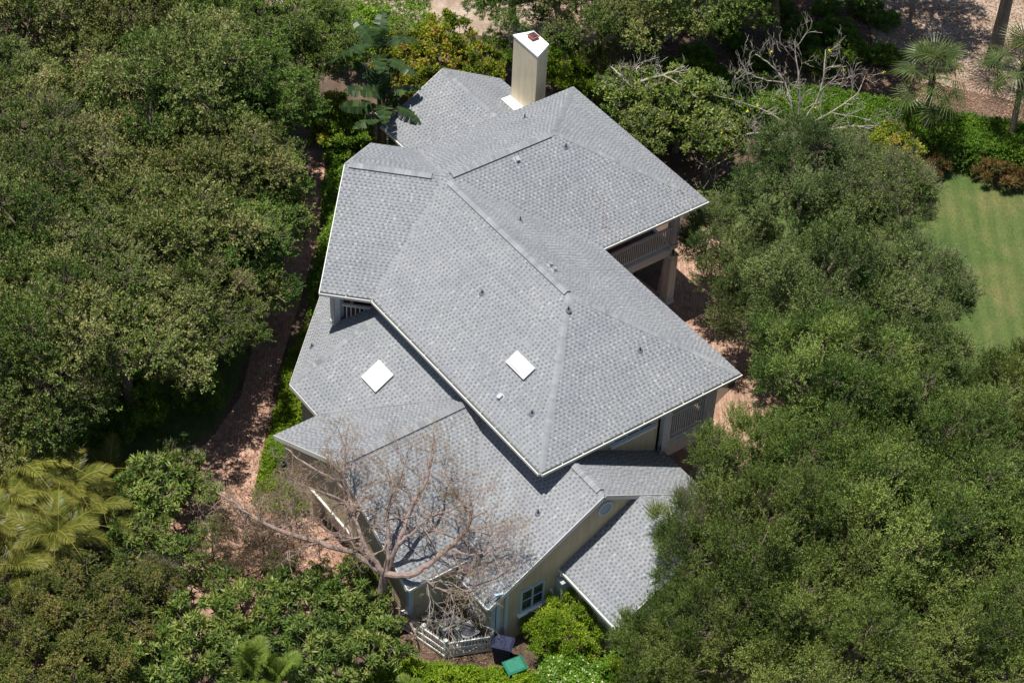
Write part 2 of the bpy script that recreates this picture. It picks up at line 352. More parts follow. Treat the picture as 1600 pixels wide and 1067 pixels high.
cap_line(U['P'], U['Q'], nA, nC, 'ridge_vent', UP, .17, .062, .12, .25)
cap_line(U['Q'], U['R'], nD, nF, 'ridge_vent', UP, .17, .062, .3, .1)
cap_line(U['Q'], U['H'], nG, nH, 'ridge_vent', UP, .17, .062, .55, .12)
for a, b, x, y in (('P', 'S', nA, nB), ('P', 'E', nB, nC), ('R', 'F', nD, nE), ('R', 'G', nE, nF)): cap_line(U[a], U[b], x, y, 'hip_cap', UP, .125, .010, .12, .1, tint=.60)
gutter(U['L'], U['S'], UP, (0, -1)); gutter(U['S'], U['E'], UP, (1, 0)); gutter(U['J'], U['L'], UP, (R2, -R2)); gutter(U['V'], U['F'], UP, (1, 0), inner='metalbox')

def rakeboard(pts, parent, out, name='rake_board', dz=.09, m='trim'):
    mb = MB()
    for a, b in zip(pts[:-1], pts[1:]):
        o = np.array([out[0], out[1], 0.])*.014; mb.bar(np.array(a)+o-[0, 0, dz+.03], np.array(b)+o-[0, 0, dz+.03], .028, .20, 0)
    return mb.build(name, M[m], parent)
rakeboard([U['J'], U['H'], U['K']], UP, (-R2, -R2))

# roof fittings; normals and up-slope vectors
def onslope(p, n, hgt): return np.array(p)+np.array(n)*hgt
def pipe(x, y, pl, parent, hgt=.22, r=.034):
    p, n = pl; p = np.array(p); z = p[2]-((x-p[0])*n[0]+(y-p[1])*n[1])/n[2]
    mb = MB(); mb.cyl((x, y, z-.05), (x, y, z+hgt), r, n=10); b = np.array([x, y, z])
    mb.cyl(b+n*.0, b+n*.035, .14, .09, n=12); mb.build('vent_pipe', M['vent'], parent)
PA, PB, PC, PD, PF = (U['L'], nA), (U['S'], nB), (U['E'], nC), (U['V'], nD), (U['G'], nF)
for x, y, pl in ((-2.95, -2.06, PA), (2.84, -3.75, PA), (.53, -.43, PA), (2.81, 1.47, PB), (-5.56, 1.69, PC), (-7.9, 5.72, PD), (-12.01, 6.62, PF)): pipe(x, y, pl, UP)
def hoodvent(x, y, pl, parent, k=1):
    p, n = pl; p = np.array(p); z = p[2]-((x-p[0])*n[0]+(y-p[1])*n[1])/n[2]; b = np.array([x, y, z]); mb = MB()
    dn = np.array([0, 0, -1.])+n*n[2]; dn /= np.linalg.norm(dn); sd = np.cross(n, dn)
    mb.bar(b-sd*.13+n*.015, b+sd*.13+n*.015, .26, .012, 0, up=n)
    mb.bar(b-sd*.08+n*.07, b+sd*.08+n*.07, .17, .10, 0, up=n)
    mb.bar(b-sd*.085+n*.13-dn*.0, b+sd*.085+n*.13, .21, .02, 0, up=n)
    mb.build('roof_vent', M['galv'], parent)
hoodvent(1.28, -4.08, PA, UP); hoodvent(-8.2, 3.36, PD, UP); 
for q in (-.16, .14): pass
hoodvent(-2.05, .56, PC, UP); hoodvent(-1.7, .50, PC, UP)
def skylight(cx, cy, sx, sy, pl, parent, curb=.10, dome=.07):
    p, n = pl; p = np.array(p); z = p[2]-((cx-p[0])*n[0]+(cy-p[1])*n[1])/n[2]; c = np.array([cx, cy, z])
    s = np.array([1., 0, 0]); s -= n*(s@n); s /= np.linalg.norm(s); t = np.cross(n, s)
    f = MB(); q = [(-1, -1), (1, -1), (1, 1), (-1, 1)]
    R_ = lambda k, hh: [c+s*sx/2*k*i+t*sy/2*k*j+n*hh for i, j in q]
    f.hexa(R_(1.0, -.02), R_(1.0, curb)); f.hexa(R_(1.06, curb), R_(1.06, curb+.03)); F = f.build('skylight', M['trim'], parent)
    g = MB(); K = 8
    hh = lambda i, j: curb+.032+dome*(1-abs(i)**4)*(1-abs(j)**4)
    for i in range(K):
        for j in range(K):
            a0, a1, b0, b1 = [-1+2*v/K for v in (i, i+1, j, j+1)]
            g.face([c+s*sx*.48*a+t*sy*.48*b+n*hh(a, b) for a, b in ((a0, b0), (a1, b0), (a1, b1), (a0, b1))])
    D = g.build('dome', M['sky'], F)
    for pl_ in D.data.polygons: pl_.use_smooth = True
skylight(.90, -2.87, 1.12, .60, PA, UP)

# ---- lower roofs
zw = GZ-3.05
def W(x, y, z): return (x, y, z)
gw = .715*R2
hipx = -6.97+4.38*math.tan(rad(8)); zh = zw+.577*4.38
fr = [(-6.97, -8.68, zw), (-4.86, -8.68, zw), (-.06, -4.25, zw+2.55), (hipx, -4.30, zh)]
fr[2] = (-.2, -4.30, zh); 
wz = lambda x, y: zw+.715*(((x+6.97)+(y+8.68))*R2)
west = [(-12.1, -3.55, zw), (-6.97, -8.68, zw), (hipx, -4.30, wz(hipx, -4.30)), (-6.98, -4.30, wz(-6.98, -4.30)), (-8.38, -5.70, wz(-8.38, -5.70)), (-11.1, -2.95, wz(-11.1, -2.95))]
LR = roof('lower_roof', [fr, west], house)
nFr = nrm(*fr[:3]); nW = nrm(*west[:3])
cap_line(fr[0], fr[3], nFr, nW, 'hip_cap', LR, .15, .012, .05, 0, tint=.5)
rakeboard([west[0], west[1]], LR, (-R2, -R2)); rakeboard([fr[0], fr[1]], LR, (0, -1))
skylight(-4.10, -6.22, 1.0, .95, (fr[0], nFr), LR)
pipe(-8.05, -6.95, (west[0], nW), LR, .2)
# garage
gu0, gu1, gv = -4.82, 4.78, -10.72; gum = (gu0+gu1)/2; zg = zw; zgr = zw+.542*(gu1-gum)
near = [(gu1, gv, zg), (gu1, -8.05, zg), (gum, -3.77, zgr), (gum, gv, zgr)]
far = [(gu0, -8.60, zg), (gu0, gv, zg), (gum, gv, zgr), (gum, -3.9, zgr)]
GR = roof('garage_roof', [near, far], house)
nN = nrm(*near[:3]); nFa = nrm(*far[:3])
cap_line((gum, gv, zgr), (gum, -4.8, zgr), nN, nFa, 'ridge_vent', GR, .17, .062, .3, .1)
rakeboard([far[1], (gum, gv, zgr), near[0]], GR, (0, -1)); gutter((gu1, gv+.02, zg), (gu1, -8.05, zg), GR, (1, 0), inner='metalbox')
rakeboard([(gu0, -8.6, zg), (gu0, gv, zg)], GR, (-1, 0), name='fascia')
# big gable
zb = GZ-3.35; bu = 7.07; bv0, bvr, bv1 = -8.55, -3.38, 1.92; zbr = zb+.605*(bvr-bv0); bs = (zbr-(zb+.1))/(bv1-bvr)
g1 = [(4.35, bv0, zb), (bu, bv0, zb), (bu, bvr, zbr), (3.9, bvr, zbr), (gum+.1, -3.77, zbr-.22), (4.35, -8.0, zb+.32)]
g1 = [(4.35, bv0, zb), (bu, bv0, zb), (bu, bvr, zbr), (3.9, bvr, zbr), (gum, bv0+(zgr-zb)/.605, zgr), (4.35, bv0+.3, zb+.18)]
g2 = [(bu, bv1, zb+.1), (3.9, bv1, zb+.1), (3.9, bvr, zbr), (bu, bvr, zbr)]
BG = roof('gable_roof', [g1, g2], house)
n1 = nrm(*g1[:3]); n2 = nrm(*g2[:3])
cap_line((bu, bvr, zbr), (4.6, bvr, zbr), n1, n2, 'ridge_vent', BG, .17, .062, .28, 0)
rakeboard([(bu, bv0, zb), (bu, bvr, zbr), (bu, bv1, zb+.1)], BG, (1, 0), m='trim2'); gutter((4.5, bv0, zb), (bu, bv0, zb), BG, (0, -1), inner='metalbox')
pipe(5.6, -5.35, (g1[0], n1), BG, .25)
# lower side gable
zs = GZ-3.33; su0, su1 = 6.95, 10.5; sv0, svr, sv1 = -5.14, -1.6, 1.94; zsr = zs+.575*(svr-sv0)
s1 = [(su0, sv0, zs), (su1, sv0, zs), (su1, svr, zsr), (su0, svr, zsr)]; s2 = [(su1, sv1, zs), (su0, sv1, zs), (su0, svr, zsr), (su1, svr, zsr)]
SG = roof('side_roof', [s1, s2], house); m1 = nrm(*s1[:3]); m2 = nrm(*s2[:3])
cap_line((su1, svr, zsr), (su0, svr, zsr), m1, m2, 'ridge_vent', SG, .17, .062, .3, .45)
rakeboard([(su1, sv0, zs), (su1, svr, zsr), (su1, sv1, zs)], SG, (1, 0), m='trim2'); gutter((su0, sv0, zs), (su1, sv0, zs), SG, (0, -1), inner='metalbox')
# small entry gable turned 45 degrees
ec = at(1008, 960, 2.75); d1 = np.array([R2, R2, 0]); n_ = np.array([R2, -R2, 0]); zz = np.array([0, 0, 1.])
a0 = ec-d1*.95; a1 = ec+d1*1.15; pk = ec+zz*.42; bk = -n_*2.6
e1 = [a0+bk, a0, pk, pk+bk]; e2 = [a1, a1+bk, pk+bk, pk]
EG = roof('entry_roof', [e1, e2], house, .12); rakeboard([a0, pk, a1], EG, (R2, -R2), dz=.06)
pm = MB(); 
for q in (ec-d1*.02, ec+d1*1.0, ec-d1*.8): pm.box(q[0]-.07-n_[0]*.25, q[0]+.07-n_[0]*.25, q[1]-.07-n_[1]*.25, q[1]+.07-n_[1]*.25, 0, q[2]+.25 if q is ec else q[2]+.05)
pm.build('entry_post', M['trim2'], house)
# rear left gable
rz = GZ-.56; rv0, rvr, rv1 = 3.54, 6.9, 10.26; ru = -18.77; re = -13.0; zr0 = rz-.577*(rvr-rv0)
r1 = [(ru, rv0, zr0), (re, rv0, zr0), (re, rvr, rz), (ru, rvr, rz)]; r2 = [(re-.5, rv1, zr0), (ru, rv1, zr0), (ru, rvr, rz), (re-.5, rvr, rz)]
RR = roof('rear_roof', [r1, r2], house); q1 = nrm(*r1[:3]); q2 = nrm(*r2[:3])
cap_line((ru, rvr, rz), (re, rvr, rz), q1, q2, 'hip_cap', RR, .15, .012, .05, 0, tint=.45); rakeboard([(ru, rv0, zr0), (ru, rvr, rz), (ru, rv1, zr0)], RR, (-1, 0))
gutter((ru, rv0, zr0), (-14.4, rv0, zr0), RR, (0, -1), inner='metalbox')
# chimney (plan is a trapezium)
ch = MB(); cp = [(-16.29, 9.05), (-14.41, 9.02), (-14.88, 9.96), (-16.04, 9.98)]; zt = GZ+2.0
ch.hexa([(x, y, 0) for x, y in cp], [(x, y, zt-.12) for x, y in cp])
CH = ch.build('chimney', M['stucco'], house); cc = np.mean(np.array(cp), 0)
sc = lambda k, z: [(cc[0]+(x-cc[0])*k, cc[1]+(y-cc[1])*k, z) for x, y in cp]
cm = MB(); cm.hexa(sc(1.05, zt-.12), sc(1.05, zt-.03)); cm.hexa(sc(1.0, zt-.03), sc(.9, zt+.02)); cm.build('chimney_cap', M['cap'], CH)
fl = MB(); fx, fy = at(833, 61, zt)[:2]; fl.box(fx-.19, fx+.19, fy-.17, fy+.17, zt+.02, zt+.13); fl.box(fx-.22, fx+.22, fy-.2, fy+.2, zt+.15, zt+.19)
fl.box(fx-.15, fx+.15, fy-.13, fy+.13, zt+.19, zt+.26); F_ = fl.build('flue', M['red'], CH); fl = MB(); fl.box(fx-.12, fx+.12, fy-.1, fy+.1, zt+.26, zt+.275); fl.build('flue_screen', M['dark'], F_)
sd = MB(); rzf = lambda y: rz-.577*(y-rvr)
for x0, x1 in ((-16.35, -14.6),):
    y = 9.02; sd.face([(x0, y-.5, rzf(y-.5)+.04), (x1, y-.5, rzf(y-.5)+.04), (x1, y+.02, rzf(y-.2)+.2), (x0, y+.02, rzf(y-.2)+.2)]); sd.face([(x0, y-.5, rzf(y-.5)+.04), (x0, y+.02, rzf(y-.2)+.2), (x0, y+.02, rzf(y))])
    sd.box(x0-.02, x1, y-.04, y+.05, rzf(y)-.1, rzf(y)+.28)
sd.build('flashing', M['cap'], CH)

# ---- walls
def lapwall(name, pts, parent, m='siding', back=.12, ex=.17):
    """lap-sided wall; pts ccw seen from outside, first edge the bottom; real boards, backed by a slab"""
    mb = MB(); courses(mb, pts, ex, .022, 0, 0, off=.004)
    P = [np.array(p, float) for p in pts]; n = np.cross(P[1]-P[0], P[2]-P[0]); n /= np.linalg.norm(n)
    mb.face(pts); mb.face([p-n*back for p in P][::-1])
    for i in range(len(P)):
        j = (i+1) % len(P); mb.face([P[i]-n*back, P[j]-n*back, P[j], P[i]])
    return mb.build(name, M[m], parent)
def plainwall(name, pts, parent, m='siding', back=.12):
    mb = MB(); P = [np.array(p, float) for p in pts]; n = np.cross(P[1]-P[0], P[2]-P[0]); n /= np.linalg.norm(n)
    mb.face(pts); mb.face([p-n*back for p in P][::-1])
    for i in range(len(P)):
        j = (i+1) % len(P); mb.face([P[i]-n*back, P[j]-n*back, P[j], P[i]])
    return mb.build(name, M[m], parent)
# garage end wall facing -v with a recessed opening
wv = -10.38; x0, x1 = -4.52, 4.42; zt_ = lambda x: (zg+.542*(x-gu0) if x < gum else zg+.542*(gu1-x))-.17
hz = 1.75; oa, ob = -2.5, 2.7
lapwall('wall', [(x0, wv, 0), (oa, wv, 0), (oa, wv, hz), (x0, wv, hz)], house)
lapwall('wall', [(ob, wv, 0), (x1, wv, 0), (x1, wv, hz), (ob, wv, hz)], house)
lapwall('wall', [(x0, wv, hz), (x1, wv, hz), (x1, wv, zt_(x1)), (gum, wv, zt_(gum)), (x0, wv, zt_(x0))], house)
t_ = MB(); t_.box(oa-.1, ob+.1, wv-.10, wv+.0, hz-.02, hz+.05); t_.box(oa, ob, wv+.01, wv+.5, hz-.1, hz-.02); t_.build('door_header', M['trim'], house)
t_ = MB(); t_.box(oa-.03, ob, wv+.5, wv+.56, 0, hz); gd = t_.build('wall', M['stucco'], house)
for a, b in ((oa+.15, -.02), (.2, ob-.15)):
    t_ = MB(); t_.box(a, b, wv+.42, wv+.5, 0, hz-.12)
    for k in range(4): t_.box(a+.05, b-.05, wv+.405, wv+.42, .06+k*.39, .39+k*.39)
    t_.build('garage_door', M['trim'], house)
for q in (oa, ob-.03): t_ = MB(); t_.box(q, q+.03, wv+.02, wv+.5, 0, hz-.1); t_.build('door_frame', M['trim'], house)
t_ = MB(); t_.box(-.98, -.3, wv-.06, wv+.01, 4.02, 4.6); wn_ = t_.build('window', M['trim'], house); t_ = MB(); t_.box(-.92, -.36, wv-.075, wv-.06, 4.08, 4.54); t_.build('pane', M['sky'], wn_)
lm = MB(); lm.box(-4.66, -4.50, wv-.18, wv-.02, 1.2, 1.5); lm.box(-4.7, -4.46, wv-.22, wv, 1.5, 1.54); lm.build('wall_lantern', M['dark'], house)
lapwall('wall', [(x1, wv, 0), (x1, -7.9, 0), (x1, -7.9, zg-.1), (x1, wv, zg-.1)], house)
lapwall('wall', [(x0, -8.3, 0), (x0, wv, 0), (x0, wv, zg-.1), (x0, -8.3, zg-.1)], house)
cb = MB(); cb.box(x1+.005, x1+.04, wv+.0, wv+.16, 0, zg-.12); cb.box(x1-.14, x1+.04, wv-.04, wv-.002, 0, zg-.12); cb.build('corner_board', M['bluetrim'], house)  # white board; the blue of its shade is put into the colour
cb = MB(); cb.box(x0-.04, x0+.12, wv-.04, wv-.002, 0, zg-.12); cb.build('corner_board', M['trim'], house)
# west wing walls
lapwall('wall', [(-6.6, -8.35, 0), (-4.5, -8.35, 0), (-4.5, -8.35, zw), (-6.6, -8.35, zw)], house)
lapwall('wall', [(-11.7, -3.25, 0), (-6.6, -8.35, 0), (-6.6, -8.35, zw), (-11.7, -3.25, zw)], house)
# gable end wall facing +u
gx = 6.93; zg1 = lambda y: (zb+.605*(y-bv0) if y < bvr else zbr-bs*(y-bvr))-.14
lapwall('wall', [(gx, -8.15, 0), (gx, 1.6, 0), (gx, 1.6, zg1(1.6)), (gx, bvr, zg1(bvr)), (gx, -8.15, zg1(-8.15))], house)
lapwall('wall', [(4.42, -8.15, 0), (gx, -8.15, 0), (gx, -8.15, zb+.1), (4.42, -8.15, zb+.1)], house)
lapwall('wall', [(gx, 1.6, 0), (4.3, 1.6, 0), (4.3, 1.6, zb-.1), (gx, 1.6, zb-.1)], house)
cb = MB(); cb.box(gx+.025, gx+.06, -8.19, -7.95, 0, zb+.12); cb.box(gx-.2, gx+.06, -8.2, -8.155, 0, zb+.1); cb.build('corner_board', M['bluetrim'], house)
ds = MB(); ds.box(gx+.06, gx+.15, -7.78, -7.66, .1, 3.05); ds.bar((gx+.1, -7.72, 3.05), (gx+.1, -8.3, 3.25), .1, .1); ds.build('downspout', M['bluetrim'], house)
# round window
rw = MB(); n = 24; ry, rz_ = -3.2, 4.93
def disc(mb, x, r0, r1, m): 
    for k in range(n):
        a, b = 2*math.pi*k/n, 2*math.pi*(k+1)/n; c_ = lambda r, t: (x, ry+r*math.cos(t), rz_+r*math.sin(t))
        mb.face([c_(r0, a), c_(r1, a), c_(r1, b), c_(r0, b)] if r0 > 0 else [(x, ry, rz_), c_(r1, a), c_(r1, b)], m)
disc(rw, gx+.06, .27, .34, 0)
for k in range(n):
    a, b = 2*math.pi*k/n, 2*math.pi*(k+1)/n; rw.face([(gx, ry+.34*math.cos(a), rz_+.34*math.sin(a)), (gx, ry+.34*math.cos(b), rz_+.34*math.sin(b)), (gx+.06, ry+.34*math.cos(b), rz_+.34*math.sin(b)), (gx+.06, ry+.34*math.cos(a), rz_+.34*math.sin(a))])
RW = rw.build('round_window', M['bluetrim'], house); rw = MB(); disc(rw, gx+.045, 0, .275, 0); rw.build('pane', M['bglass'], RW)
def window(y0, y1, z0, z1, x, parent=house, lights=2, sill=True, tr='bluetrim'):
    f = MB(); t = .09
    f.box(x, x+.07, y0-t, y0, z0-t, z1+t); f.box(x, x+.07, y1, y1+t, z0-t, z1+t); f.box(x, x+.07, y0, y1, z1, z1+t); f.box(x, x+.07, y0, y1, z0-t, z0)
    for k in range(1, lights): c = y0+(y1-y0)*k/lights; f.box(x+.01, x+.065, c-.035, c+.035, z0, z1)
    for k in range(lights):
        a = y0+(y1-y0)*k/lights; b = y0+(y1-y0)*(k+1)/lights
        for q in (.5,): f.box(x+.02, x+.05, a+.03, b-.03, z0+(z1-z0)*q-.02, z0+(z1-z0)*q+.02)
    F = f.build('window', M[tr], parent); g = MB(); g.box(x+.005, x+.028, y0+.002, y1-.002, z0+.002, z1-.002); g.build('pane', M['glass'], F)
    if sill: s_ = MB(); s_.box(x, x+.17, y0-.2, y1+.2, z0-.17, z0-t-.003); s_.build('sill', M['cap'], F)
window(-6.95, -5.98, 1.42, 2.52, gx+.015)
eb = MB(); eb.box(gx+.03, gx+.45, -5.35, -4.75, .45, 2.35); eb.box(gx+.03, gx+.5, -5.4, -4.7, 2.35, 2.4); eb.box(gx+.45, gx+.47, -5.3, -5.08, .8, 2.0); EB = eb.build('utility_cabinet', M['metalbox'], house)
for y, z in ((-5.2, 2.62), (-5.55, 1.75), (-4.6, 2.0)):
    fl = MB(); fl.cyl((gx+.02, y, z), (gx+.12, y, z), .05, n=10); fl.cyl((gx+.12, y, z-.02), (gx+.24, y-.04, z-.10), .045, .075, n=10); fl.build('floodlight', M['cap'], house)
# side wing walls
for pts in ([(su0, -4.85, 0), (su1-.25, -4.85, 0), (su1-.25, -4.85, zs), (su0, -4.85, zs)], [(su1-.25, -4.85, 0), (su1-.25, 1.65, 0), (su1-.25, 1.65, zs), (su1-.25, svr, zsr-.15), (su1-.25, -4.85, zs)]): lapwall('wall', pts, house)
# main block
for pts in ([(4.3, -4.3, 2.2), (4.3, 1.74, 2.2), (4.3, 1.74, GZ+.2), (4.3, -4.3, GZ+.2)],): plainwall('wall', pts, house, 'stucco')
plainwall('wall', [(-6.6, -4.3, 0), (4.3, -4.3, 0), (4.3, -4.3, GZ+.2), (-6.6, -4.3, GZ+.2)], house, 'stucco')
plainwall('wall', [(1.8, 1.62, 0), (1.8, 4.2, 0), (1.8, 4.2, GZ+.3), (1.8, 1.62, GZ+.3)], house, 'stucco')
plainwall('wall', [(4.3, 1.62, 0), (1.8, 1.62, 0), (1.8, 1.62, GZ+.3), (4.3, 1.62, GZ+.3)], house, 'stucco')
plainwall('wall', [(1.8, 4.2, 0), (-7., 4.2, 0), (-7., 4.2, GZ+.2), (1.8, 4.2, GZ+.2)], house, 'stucco')
plainwall('wall', [(-7., 4.2, 0), (-7., 9.6, 0), (-7., 9.6, GZ+.3), (-7., 4.2, GZ+.3)], house, 'stucco')
plainwall('wall', [(-7., 9.6, 0), (-13., 9.6, 0), (-13., 9.6, GZ+.2), (-7., 9.6, GZ+.2)], house, 'stucco')
plainwall('wall', [(-13., 9.6, 0), (-13., 2.4, 0), (-13., 2.4, GZ+.2), (-13., 9.6, GZ+.2)], house, 'stucco')
plainwall('wall', [(-13., 2.4, 0), (-14.3, 1.0, 0), (-14.3, 1.0, GZ+.2), (-13., 2.4, GZ+.2)], house, 'stucco')
plainwall('wall', [(-14.3, 1.0, 0), (-8.6, -4.7, 0), (-8.6, -4.7, GZ+.2), (-14.3, 1.0, GZ+.2)], house, 'stucco')
plainwall('wall', [(-8.0, -4.1, 0), (-6.6, -2.7, 0), (-6.6, -2.7, GZ+.2), (-8.0, -4.1, GZ+.2)], house, 'deck')
for pts in ([(-18.5, 3.85, 0), (-13., 3.85, 0), (-13., 3.85, zr0), (-18.5, 3.85, zr0)], [(-18.5, 9.95, 0), (-18.5, 3.85, 0), (-18.5, 3.85, zr0), (-18.5, 6.9, rz-.2), (-18.5, 9.95, zr0)], [(-13., 9.95, 0), (-18.5, 9.95, 0), (-18.5, 9.95, zr0), (-13., 9.95, zr0)]): plainwall('wall', pts, house, 'stucco')
sf = MB(); sf.face([(x, y, GZ-.10) for x, y in [U['J'][:2], U['K'][:2], U['T'][:2], U['G'][:2], U['F'][:2], U['V'][:2], U['E'][:2], U['S'][:2], U['L'][:2]]]); sf.build('soffit', M['trim2'], house)
# window in main end wall, partly under the eave
window(-.75, 1.1, 4.85, 5.7, 4.3, lights=3, sill=True)
# balconies: (floor slab, beam, posts, railing)
def railing(a, b, z0, z1, parent, m='trim2', name='railing', sp=.115):
    mb = MB(); a = np.array([*a, 0.]); b = np.array([*b, 0.]); d = b-a; L = np.linalg.norm(d); d /= L
    for z in (z0+.04, z1-.03): mb.bar(a+[0, 0, z], b+[0, 0, z], .09 if z > z0+.3 else .06, .06)
    mb.bar(a+[0, 0, z1+.012], b+[0, 0, z1+.012], .13, .024)
    k = int(L/sp)
    for i in range(1, k): p = a+d*L*i/k; mb.bar(p+[0, 0, z0+.07], p+[0, 0, z1-.06], .045, .045, up=d)
    return mb.build(name, M[m], parent)
def post(x, y, z0, z1, parent, s=.14, m='trim2', name='post'):
    mb = MB(); mb.box(x-s, x+s, y-s, y+s, z0+.25, z1-.12); mb.box(x-s-.05, x+s+.05, y-s-.05, y+s+.05, z0, z0+.25); mb.box(x-s-.04, x+s+.04, y-s-.04, y+s+.04, z1-.12, z1)
    mb.box(x-s-.025, x-s*.35, y-s-.025, y-s, z0+.3, z1-.2); mb.box(x+s*.35, x+s+.025, y-s-.025, y-s, z0+.3, z1-.2)
    mb.box(x+s, x+s+.025, y-s-.02, y-s*.35, z0+.3, z1-.2); mb.box(x+s, x+s+.025, y+s*.35, y+s+.02, z0+.3, z1-.2)
    return mb.build(name, M[m], parent)
# end balcony, corner under E
bal = MB(); bal.box(1.9, 4.33, 1.64, 4.25, 3.05, 3.17); B1 = bal.build('balcony', M['deck'], house)
bm = MB(); bm.box(4.3, 4.44, 1.62, 4.34, 2.55, 3.24); bm.box(1.9, 4.3, 4.2, 4.34, 2.55, 3.24); bm.box(4.29, 4.5, 1.6, 4.36, 3.24, 3.3); bm.box(4.31, 4.42, 1.75, 3.85, 3.3, 3.5); bm.build('beam', M['trim2'], B1)
railing((4.36, 2.0), (4.36, 3.85), 3.58, 4.86, B1); railing((4.2, 4.27), (2.0, 4.27), 3.58, 4.86, B1)
post(4.32, 4.05, 3.2, GZ-.1, B1, .2); post(4.33, 1.82, 3.2, GZ-.1, B1, .17); post(4.25, 4.1, 0, 2.55, B1, .16)
ds = MB(); ds.box(4.46, 4.54, 1.60, 1.69, 2.75, GZ-.1); ds.bar((4.5, 1.64, 2.8), (4.85, 1.9, 2.62), .09, .07); ds.build('downspout', M['bluetrim'], house)
# arch brackets under end balcony
ab = MB()
for k in range(6):
    a0_ = k/6*math.pi/2; a1_ = (k+1)/6*math.pi/2; r = .5
    y0_, y1_ = 1.64+r*(1-math.cos(a0_)), 1.64+r*(1-math.cos(a1_)); z0_, z1_ = 2.05+r*math.sin(a0_), 2.05+r*math.sin(a1_)
    ab.hexa([(4.31, 1.6, z0_), (4.43, 1.6, z0_), (4.43, y0_, z0_), (4.31, y0_, z0_)][::1], [(4.31, 1.6, z1_), (4.43, 1.6, z1_), (4.43, y1_, z1_), (4.31, y1_, z1_)])
ab.build('arch_bracket', M['trim2'], B1)
# NE balcony under V-F
bal = MB(); bal.box(-7., -4.9, 4.25, 9.85, 3.2, 3.32); B2 = bal.build('balcony', M['deck'], house)
bm = MB(); bm.box(-4.92, -4.76, 4.2, 9.75, 3.0, 3.42); bm.box(-7, -4.76, 9.62, 9.76, 3.0, 3.42); bm.box(-4.94, -4.7, 4.2, 9.8, 3.42, 3.47); bm.build('beam', M['trim2'], B2)
railing((-4.82, 4.5), (-4.82, 9.45), 3.62, 4.6, B2)
post(-4.85, 9.62, 3.4, GZ-.1, B2, .15); post(-4.85, 9.68, .1, 3.0, B2, .19); post(-4.85, 4.6, .1, 3.0, B2, .19)
# NW balcony on the lower roof
pz = wz(-8.38, -5.7); dd = np.array([R2, R2])
q0 = np.array([-8.30, -5.62]); q1_ = q0+dd*2.15
bal = MB(); bal.face([(q0[0], q0[1], pz+.25), (q1_[0], q1_[1], pz+.25), (q1_[0]-1.2, q1_[1]+1.2, pz+.25), (q0[0]-1.2, q0[1]+1.2, pz+.25)]); B3 = bal.build('balcony', M['deck'], house)
railing(tuple(q0+dd*.3), tuple(q1_), pz+.2, pz+1.15, B3, 'trim', sp=.17)
for off in (.0,): post(q0[0], q0[1], pz-.05, GZ-.1, B3, .13, 'trim')
post(*(q0+np.array([-.05, .22])+dd*.02), pz, GZ-.1, B3, .10, 'bluetrim')
bkw = MB(); bq = q0+np.array([-.9, .9]); bkw.bar((*bq, pz+.2), (*(bq+dd*3), pz+.2), .1, 4.4); bkw.build('wall', M['deck'], house)
#PART3
# ------------------------------------------------------------------ ground and paving
def sheet(name, pts, z, m, kind='structure'):
    mb = MB(); mb.face([(p[0], p[1], z) for p in pts]); return tag(mb.build(name, M[m]), kind=kind)
G2 = lambda *px: [tuple(at(x, y, 0)[:2]) for x, y in px]
def ragged(pts, amp=.25, step=.8, seed=1):
    r = np.random.default_rng(seed); out = []
    for i in range(len(pts)):
        a, b = np.array(pts[i]), np.array(pts[(i+1) % len(pts)]); k = max(1, int(np.linalg.norm(b-a)/step))
        for j in range(k): out.append(tuple(a+(b-a)*j/k+r.normal(0, amp, 2)*(j > 0)))
    return out
mb = MB(); nG = 1
mb.face([(-400, -400, 0), (400, -400, 0), (400, 400, 0), (-400, 400, 0)]); tag(mb.build('ground', M['ground']), kind='structure')
sheet('lawn', ragged(G2((1075, 300), (1200, 245), (1420, 240), (1500, 258), (1700, 330), (2100, 800), (1700, 900), (1400, 700), (1180, 560), (1090, 380)), .12), .010, 'lawn')
sheet('sandy_verge', ragged(G2((430, -120), (1120, -150), (1130, 30), (900, 100), (780, 60), (620, 40), (440, 30)), .5, 1.5, 2), .008, 'sand')
sheet('sandy_bank', ragged(G2((1330, -200), (2000, -200), (2000, 170), (1600, 165), (1440, 130), (1370, 100)), .3, 1.2, 3), .012, 'sand')
sheet('rough_grass', ragged(G2((40, 330), (430, 250), (420, 420), (392, 500), (372, 600), (330, 672), (250, 730), (60, 760)), .2, 1, 4), .006, 'shadegrass')
mb = MB(); rg = np.random.default_rng(55)
Lp = [(485, 235), (470, 300), (448, 380), (420, 460), (396, 540), (376, 620), (335, 680), (285, 730), (240, 790)]
Rp = [(508, 235), (506, 300), (494, 380), (472, 460), (447, 540), (424, 620), (414, 690), (398, 760), (440, 830)]
sheet('brick_path', G2(*Lp) + G2(*Rp)[::-1], .020, 'brick')
sheet('brick_drive', G2((240, 790.5), (300, 775), (398, 762), (440, 812), (470, 800), (600, 890), (600, 930), (520, 960), (330, 1000), (180, 960)), .024, 'brick2')
sheet('brick_patio', G2((1040, 395), (1110, 350), (1150, 420), (1260, 640), (1230, 800), (1080, 800), (1060, 690), (1150, 600), (1020, 480)), .016, 'brick')
sheet('brick_terrace', [(-7, 4.2), (-7, 9.7), (-3.6, 9.9), (6.2, 4.8), (4.2, 1.7), (1.8, 1.7), (1.8, 4.3)], .026, 'brick2')
